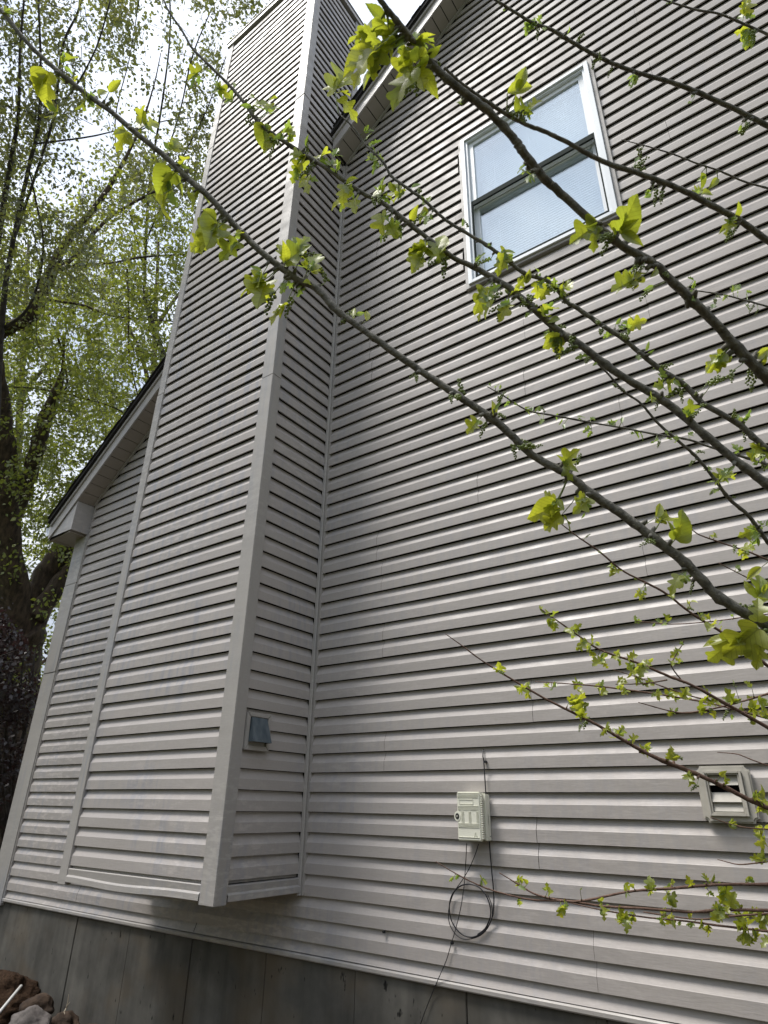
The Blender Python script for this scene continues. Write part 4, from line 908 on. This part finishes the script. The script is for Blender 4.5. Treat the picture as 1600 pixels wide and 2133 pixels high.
C(t2, '''1040 1390 26 L;1045 1400 18 K;1095 1432 26 L;1085 1438 22 L;1098 1446 20 L;1205 1478 30 L;1212 1488 26 L;1220 1505 24 K;1208 1516 16 K;1268 1518 26 L;1285 1525 26 L;1295 1520 24 L;1254 1528 16 K;1320 1538 20 L;1312 1540 16 N;1350 1565 34 L;1340 1560 24 L;1403 1565 34 L;1412 1575 24 K;1395 1572 20 L;1436 1618 26 L;1440 1630 22 L;1446 1640 18 K;1505 1612 22 N;1512 1625 18 L;1588 1648 26 L;1578 1660 22 L;1590 1668 24 L;1585 1690 34 L;1525 1712 22 L;1530 1722 18 K;1592 1735 34 L;1590 1755 26 L;1590 1785 30 L;1575 1790 22 L;
1130 1270 20 L;1142 1275 16 L;1155 1278 18 L;1150 1300 22 L;1158 1305 18 L;1145 1296 16 L;1188 1312 22 L;1195 1322 18 L;1202 1308 18 L;1215 1340 22 L;1208 1348 18 L;1236 1333 20 L;1244 1338 16 L;1225 1350 18 L;1235 1368 24 L;1245 1380 24 L;1258 1370 22 L;1238 1380 20 L;1282 1365 22 L;1290 1378 22 L;1286 1360 16 L;1320 1360 22 L;1315 1368 18 L;1330 1400 32 L 2;1318 1395 26 L;1340 1396 26 L;1312 1388 20 L;1345 1380 20 L;1358 1375 20 N;1412 1350 20 L;1420 1340 14 L;1405 1362 16 L;1400 1380 18 L;1415 1376 14 L;
1140 1430 16 L;1155 1427 14 L;1148 1436 12 L;1202 1425 22 L;1210 1440 18 L;1250 1435 22 L;1245 1428 18 L;1258 1442 16 L;1205 1462 34 L 2;1195 1455 24 L;1215 1470 22 L;1295 1430 20 L;1302 1440 18 L;1368 1442 22 L;1372 1452 20 L;1400 1445 24 L;1410 1455 20 L;1428 1442 26 L;1432 1452 18 L;1472 1455 30 L 2;1482 1465 24 L;1462 1472 20 L;1460 1480 20 L;1488 1490 18 L;1480 1478 16 K;1525 1452 30 L;1515 1458 22 L;1535 1460 16 N;1562 1425 18 L;1528 1420 10 L;1578 1478 34 L 2;1590 1465 26 L;1570 1495 26 L;1595 1490 26 L;1395 1488 18 L;1402 1482 18 L;1410 1478 14 L;1295 1418 20 L;1355 1418 20 L;1350 1422 16 L;1545 1475 20 L;1510 1490 16 K;1525 1495 14 L;
952 1828 14 L;940 1832 12 L;1008 1835 18 L;1004 1842 12 L;1085 1833 20 L;1096 1836 18 N;1078 1838 16 L;1088 1850 16 L;1140 1850 18 L;1145 1858 16 L;1085 1882 14 L;1082 1874 12 L;1170 1893 22 L;1178 1886 18 L;1168 1905 16 L;1212 1850 14 N;1252 1877 16 L;1262 1895 20 L;1258 1905 16 L;1268 1890 14 L;1308 1850 20 L;1318 1845 18 N;1308 1862 16 L;1298 1910 28 L 2;1290 1918 22 L;1310 1915 24 L;1305 1928 22 L;1318 1908 18 L;1352 1840 20 L;1360 1845 20 L;1355 1862 16 L;1395 1850 26 L;1390 1868 28 L;1402 1875 24 L;1388 1905 26 L;1394 1922 22 L;1382 1918 18 L;1400 1912 20 L;1438 1838 20 L;1474 1828 20 L;1485 1828 18 N;1476 1850 18 L;1478 1862 18 L;1440 1905 18 L;1448 1920 14 L;1415 1925 14 L;1440 1928 14 L;
1500 1898 28 L 2;1490 1905 24 L;1512 1892 24 L;1502 1912 22 L;1515 1865 34 L 2;1525 1875 30 L;1510 1880 24 L;1535 1885 18 L;1562 1835 22 L;1568 1845 18 L;1472 1935 22 L;1478 1945 18 L;1462 1928 18 L;1550 1915 36 L 2;1560 1925 32 L;1540 1930 26 L;1555 1950 34 L;1562 1965 26 L;1548 1955 22 L;1578 1945 24 L;1590 1920 30 L;1595 1960 22 L;1535 1905 26 L;
1270 1185 22 L;1275 1192 18 L;1286 1188 16 L;1325 1205 10 L;1332 1235 20 L;1338 1242 18 L;1345 1228 10 N;1400 1240 14 L;1438 1258 20 L;1445 1252 18 N;1440 1268 14 K;1462 1285 22 L;1470 1295 26 L;1478 1305 20 L;1475 1285 16 L;1503 1308 20 N;1500 1298 14 L;1330 1294 14 L;1372 1292 16 L;1388 1286 16 L;1385 1300 14 L;1362 1302 10 L;1525 1282 12 N;1482 1115 18 N;1490 1112 16 L;1530 1142 18 K;1545 1152 20 L;1552 1160 16 L;1560 1140 26 L;1540 1185 16 K;1538 1180 14 L;1575 1130 24 L;1250 1150 10 K;1225 1115 10 K''')
t2.finish(290)

# ------------------------------------------------------------------ trees beyond the house
GR = [  # rows at y = 0,100.. ; columns x = 0,60..480
    [.75, .65, .75, .65, .5, .35, .3, .5, .4], [.55, .5, .65, .65, .5, .22, .18, .5, .4], [.75, .75, .75, .5, .35, .22, .25, .55, .4],
    [.85, .8, .42, .18, .2, .45, .55, .6, .5], [.6, .5, .38, .6, .85, .9, .8, .7, .6], [.5, .5, .75, .9, .9, .8, .75, .7, .6],
    [.75, .85, .85, .85, .8, .75, .75, .7, .6], [.75, .85, .8, .7, .65, .7, .7, .7, .6], [.75, .75, .75, .75, .75, .75, .7, .6, .6],
    [.85, .8, .8, .8, .8, .7, .7, .6, .6], [.8, .8, .8, .8, .8, .7, .7, .6, .6], [.62, .5, .6, .7, .7, .7, .7, .6, .6], [.42, .36, .5, .6, .7, .6, .6, .6, .6], [.3, .3, .4, .5, .5, .5, .5, .5, .5]]
def dens(x, y):
    if y > 1330: return .4
    gx = max(0, min(7.999, x/60)); gy = max(0, min(12.999, y/100)); i, j = int(gx), int(gy); a, b = gx-i, gy-j
    return (GR[j][i]*(1-a)+GR[j][i+1]*a)*(1-b)+(GR[j+1][i]*(1-a)+GR[j+1][i+1]*a)*b
def inside_house(p):
    if p.y > -.6 and p.x > -4.3 and p.x < 9.6 and p.z < rake(min(max(p.x, -4.3), 9.6))+.6: return True
    return p.x > -2.0 and p.y > -.9 and p.y < .6 and p.z < 9.8 and p.x < .4
def limb(root, P, m, name='limb', sides=9):
    C = catmull(P, 6); rn = random.Random(len(P)*7+int(P[0][0]*100))
    for c in C:
        j = c[3]*.10
        for k in range(3): c[k] += rn.uniform(-j, j)
    v, f = tube(C, sides, jit=.16, seed=int(P[0][2]*10)); return MB().add(v, f).obj(name, m, root, P[0][:3], smooth=True)
def plimb(root, pts, d0, d1, m, name='limb'):
    n = len(pts); P = []
    for i, (x, y, w_) in enumerate(pts):
        d = d0+(d1-d0)*i/(n-1); q = at(x, y, d); P.append((*q, w_/FPX*d/2))
    limb(root, P, m, name); return [Vector(p[:3]) for p in P]
def crown(root, spots, leaf, m, mbark, per, spread, seed, twigr=.006, anchors=None):
    """spots: twig centres. every twig carries leaves along it"""
    rn = np.random.default_rng(seed); LV = []; tw = MB(); lf = []
    for c in spots:
        c = np.array(c); d = rn.normal(size=3); d[2] = d[2]*.6-.1
        if anchors is not None and len(anchors):
            A = np.array(anchors); k = np.argmin(((A-c)**2).sum(1)); d = d*.7+(c-A[k])/(np.linalg.norm(c-A[k])+1e-6)
        d /= np.linalg.norm(d); L_ = spread*rn.uniform(.6, 1.3)
        a = c-d*L_*.5; mid = c+rn.normal(size=3)*L_*.08; b = c+d*L_*.5+np.array([0, 0, -L_*.08])
        v, f = tube([(*a, twigr), (*mid, twigr*.7), (*b, twigr*.35)], 3, cap=False); tw.add(v, f)
        n = int(per*rn.uniform(.6, 1.4)); t = rn.random(n)
        P = a+(b-a)*t[:, None]+rn.normal(size=(n, 3))*spread*.11
        lf.append(P)
    P = np.concatenate(lf); n = len(P)
    x = rn.normal(size=(n, 3)); x[:, 2] -= .7; x /= np.linalg.norm(x, axis=1)[:, None]
    q = rn.normal(size=(n, 3)); y = np.cross(x, q); y /= np.linalg.norm(y, axis=1)[:, None]
    z = np.cross(x, y); s = leaf*rn.uniform(.6, 1.25, size=(n, 1))
    V = np.stack([P, P+x*s*.35+y*s*.33+z*s*.06, P+x*s, P+x*s*.4-y*s*.33+z*s*.06], 1).reshape(-1, 3)
    me = bpy.data.meshes.new('crown'); me.vertices.add(n*4); me.vertices.foreach_set('co', V.astype(np.float32).ravel())
    me.loops.add(n*4); me.loops.foreach_set('vertex_index', np.arange(n*4, dtype=np.int32))
    me.polygons.add(n); me.polygons.foreach_set('loop_start', np.arange(0, n*4, 4, dtype=np.int32)); me.polygons.foreach_set('loop_total', np.full(n, 4, dtype=np.int32))
    me.update(); me.materials.append(m)
    o = put('crown', me, root, tuple(P.mean(0))); o['kind'] = 'stuff'
    o2 = tw.obj('twigs', mbark, root, tuple(P.mean(0))); o2['kind'] = 'stuff'
    return n
def spots_px(n, x0, x1, y0, y1, da, db, seed, f=dens, clump=.5):
    rn = random.Random(seed); out = []; tries = 0
    while len(out) < n and tries < n*30:
        tries += 1
        x, y = rn.uniform(x0, x1), rn.uniform(y0, y1); d = rn.uniform(da, db); p = at(x, y, d)
        dn = f(x, y)*(1+clump*noise.noise(p*.9)*2)
        if rn.random() > dn*dn*1.25 or inside_house(p) or p.z < -.6: continue
        out.append(tuple(p))
    return out
# 1: slender birch-like stems at the upper left
b0 = at(-30, 1500, 8.6); b0.z = -.9
tr1 = empty('birch_tree', b0, 'slender multi-stemmed tree with small drooping leaves, nearest the upper left corner', 'tree', None)
anc = []
for i, pts in enumerate(([(-10, 900, 16), (5, 650, 12), (28, 500, 9), (60, 350, 8), (80, 262, 7), (85, 150, 5), (80, 0, 4)], [(-60, 900, 18), (-20, 600, 14), (3, 453, 12), (25, 320, 9), (38, 240, 7), (42, 100, 5), (50, 0, 4)],
            [(28, 500, 8), (55, 420, 6), (110, 250, 5), (130, 100, 5), (160, 30, 4), (185, -40, 3)], [(80, 262, 5), (150, 190, 4), (200, 100, 3.4), (230, 0, 3)],
            [(70, 300, 4), (150, 290, 3.4), (200, 282, 3), (250, 270, 2)], [(-20, 700, 9), (60, 640, 6), (90, 520, 5), (75, 420, 4), (60, 350, 3)])):
    anc += plimb(tr1, pts, 8.2, 7.6, M['birchbark'])
P = [(*b0, .16), (*(b0+Vector((.1, 0, 2))), .13), (*at(-60, 900, 8.3), .09)]
limb(tr1, P, M['birchbark'], 'trunk', 12)
sp = spots_px(520, -160, 260, -250, 620, 7.2, 9.2, 1, lambda x, y: dens(x, y)*(1.0 if x < 180 else .5))
crown(tr1, sp, .062, M['birchleaf'], M['birchbark'], 34, .62, 1, .005, anc)
# 2: tall birch further right, its top next to the chase
b1 = at(420, 1200, 12.5); b1.z = -.9
b1 = Vector((-6.8, 8.5, -.9))
tr2 = empty('tall_birch_tree', b1, 'tall thin-crowned tree behind the house, its sparse top beside the chimney chase', 'tree')
anc = []
for pts in ([(300, 620, 7), (310, 400, 5), (340, 200, 4), (355, 60, 3), (350, -60, 2.4)], [(310, 420, 4), (370, 250, 3), (400, 120, 3), (440, 20, 2)], [(305, 500, 4), (380, 330, 3), (430, 230, 2.4), (470, 120, 2)],
            [(300, 560, 3), (240, 290, 2.4), (270, 120, 2), (290, 0, 2)], [(255, 290, 3), (330, 255, 2.4), (400, 245, 2), (440, 232, 1.5)]):
    anc += plimb(tr2, pts, 12.5, 11.5, M['birchbark'])
q = at(300, 620, 12.5); limb(tr2, [(*b1, .2), (*b1.lerp(q, .5), .13), (*q, .05)], M['birchbark'], 'trunk', 12)
sp = spots_px(400, 200, 560, -250, 420, 10.5, 13, 2, lambda x, y: dens(x, y)*.85)
crown(tr2, sp, .085, M['birchleaf'], M['birchbark'], 30, .75, 2, .005, anc)
# 3: large oak-like tree with rough forked trunk at the left edge
b2 = at(30, 1500, 10.5); b2.z = -.95
tr3 = empty('oak_tree', b2, 'large old tree with thick forked rough-barked trunk at the left edge of the picture', 'tree')
anc = []
tp = at(35, 1400, 10.5)
limb(tr3, [(*b2, .46), (*b2.lerp(tp, .5), .40), (*tp, .38), (*at(40, 1300, 10.5), .40)], M['oakbark'], 'trunk', 14)
anc += plimb(tr3, [(38, 1330, 80), (25, 1200, 58), (15, 1050, 50), (5, 900, 46), (-15, 760, 42), (-40, 600, 34), (-60, 400, 24), (-70, 200, 14)], 10.5, 9.5, M['oakbark'])
anc += plimb(tr3, [(45, 1340, 72), (75, 1260, 60), (105, 1190, 56), (150, 1130, 50), (210, 1060, 42), (300, 950, 30), (380, 840, 18)], 10.5, 12.5, M['oakbark'])
anc += plimb(tr3, [(70, 1290, 44), (110, 1235, 38), (150, 1180, 34), (190, 1120, 30)], 10.5, 11.5, M['oakbark'])
anc += plimb(tr3, [(15, 1100, 36), (50, 1020, 34), (75, 940, 30), (95, 870, 28), (118, 815, 20), (130, 770, 8), (133, 700, 5)], 10.4, 10.2, M['oakbark'])
anc += plimb(tr3, [(-40, 730, 34), (5, 690, 28), (55, 668, 26), (85, 620, 26), (105, 570, 24), (125, 525, 18), (160, 475, 15), (200, 430, 13), (250, 350, 8), (290, 270, 5), (320, 180, 3), (335, 110, 1.5)], 9.9, 10.5, M['oakbark'])
anc += plimb(tr3, [(110, 570, 10), (160, 530, 9), (200, 480, 8), (240, 445, 6), (310, 405, 5), (380, 375, 3)], 10.0, 10.8, M['oakbark'])
anc += plimb(tr3, [(105, 575, 6), (150, 555, 5), (230, 548, 4), (300, 535, 4), (390, 530, 3)], 10.0, 11, M['oakbark'])
anc += plimb(tr3, [(100, 625, 5), (170, 635, 5), (230, 657, 4), (300, 665, 3), (370, 670, 2.4)], 10.0, 11, M['oakbark'])
anc += plimb(tr3, [(265, 560, 4), (268, 650, 4), (268, 720, 3.4), (275, 770, 3), (288, 830, 3)], 10.8, 11, M['oakbark'])
anc += plimb(tr3, [(120, 700, 5), (135, 760, 4), (137, 810, 4), (100, 800, 3)], 10.2, 10.6, M['oakbark'])
anc += plimb(tr3, [(0, 805, 3.4), (80, 810, 3.4), (170, 828, 4), (240, 850, 3.4), (270, 870, 3)], 10.2, 10.8, M['oakbark'])
sp = spots_px(1750, -200, 480, 330, 1500, 9.3, 13.5, 3, lambda x, y: dens(x, y)*(1.05 if y > 420 else .55))
crown(tr3, sp, .076, M['oakleaf'], M['oakbark'], 34, .75, 3, .006, anc)
# 4: further trees behind, seen as paler mass through the first
for nm, px, dd, sd, lb in (('maple_tree', 330, 19, 5, 'leafy tree far behind the house roof, right of the old tree'), ('maple_tree', 60, 20, 6, 'leafy tree far behind the old trunk at the left edge')):
    bb = at(px, 1500, dd); bb.z = -.95
    tr = empty(nm, bb, lb, 'tree', 'trees far behind the house')
    top = at(px, 500, dd*.98); anc = []
    limb(tr, [(*bb, .24), (*bb.lerp(top, .5), .15), (*top, .04)], M['oakbark'], 'trunk', 10)
    for k in range(6):
        a = bb.lerp(top, .25+.12*k); e = a+Vector((random.Random(k+sd).uniform(-3, 3), random.Random(k+sd+9).uniform(-2, 2), 2.2)); limb(tr, [(*a, .07), (*(a.lerp(e, .5)+Vector((0, 0, .3))), .05), (*e, .02)], M['oakbark']); anc += [a, e]
    sp = spots_px(560, px-230, px+200, 420, 1480, dd-2.5, dd+2.5, sd, lambda x, y: .55 if y > 560 else .3)
    crown(tr, sp, .13, M['oakleaf'], M['oakbark'], 28, 1.2, sd, .008, anc)
# 5: dark purple-leaved shrub by the corner
b4 = at(15, 1720, 7.6); b4.z = -.85
pl = empty('plum_shrub', b4, 'dark purple-leaved shrub beside the left corner of the house', 'shrub'); anc = []
for k in range(6):
    x = -50+k*22; anc += plimb(pl, [(12+k*2, 1760, 12), (5+x*.4, 1620, 9), (x, 1480, 6), (x+12, 1360, 3)], 7.6, 7.2+.15*k, M['birchbark'], 'stem')
sp = spots_px(330, -160, 92, 1290, 1700, 6.6, 8.3, 9, lambda x, y: max(0, min(1, (95-x-(y-1350)*.10-max(0, 1400-y)*.55)/30))*.9)
sp = [s for s in sp if s[0] < -4.0]
crown(pl, sp, .055, M['plumleaf'], M['birchbark'], 46, .42, 9, .004, anc)

# unseen leaf mass added behind the viewer to block low sky light
rn = np.random.default_rng(40); n = 22000
az = rn.uniform(rad(188), rad(385), n); r = rn.normal(17, 1.6, n); hgt = rn.random(n)**.8*(8+2.5*np.sin(az*7)+1.5*np.sin(az*17+1))
P = np.stack([3+r*np.cos(az), -3.3+r*np.sin(az), -1.1+hgt], 1)
x = rn.normal(size=(n, 3)); x /= np.linalg.norm(x, axis=1)[:, None]; y = np.cross(x, rn.normal(size=(n, 3))); y /= np.linalg.norm(y, axis=1)[:, None]; sz_ = rn.uniform(.16, .42, (n, 1))
V = np.stack([P, P+x*sz_*.4+y*sz_*.4, P+x*sz_, P+x*sz_*.4-y*sz_*.4], 1).reshape(-1, 3)
keep = ~((P[:, 1] > -4) & (P[:, 0] > -6) & (P[:, 0] < 12))
V = V.reshape(-1, 4, 3)[keep].reshape(-1, 3)
o = put('low_sky_blocker', mesh('low_sky_blocker', V.tolist(), [[4*i, 4*i+1, 4*i+2, 4*i+3] for i in range(len(V)//4)], M['oakleaf'])); o['kind'] = 'stuff'
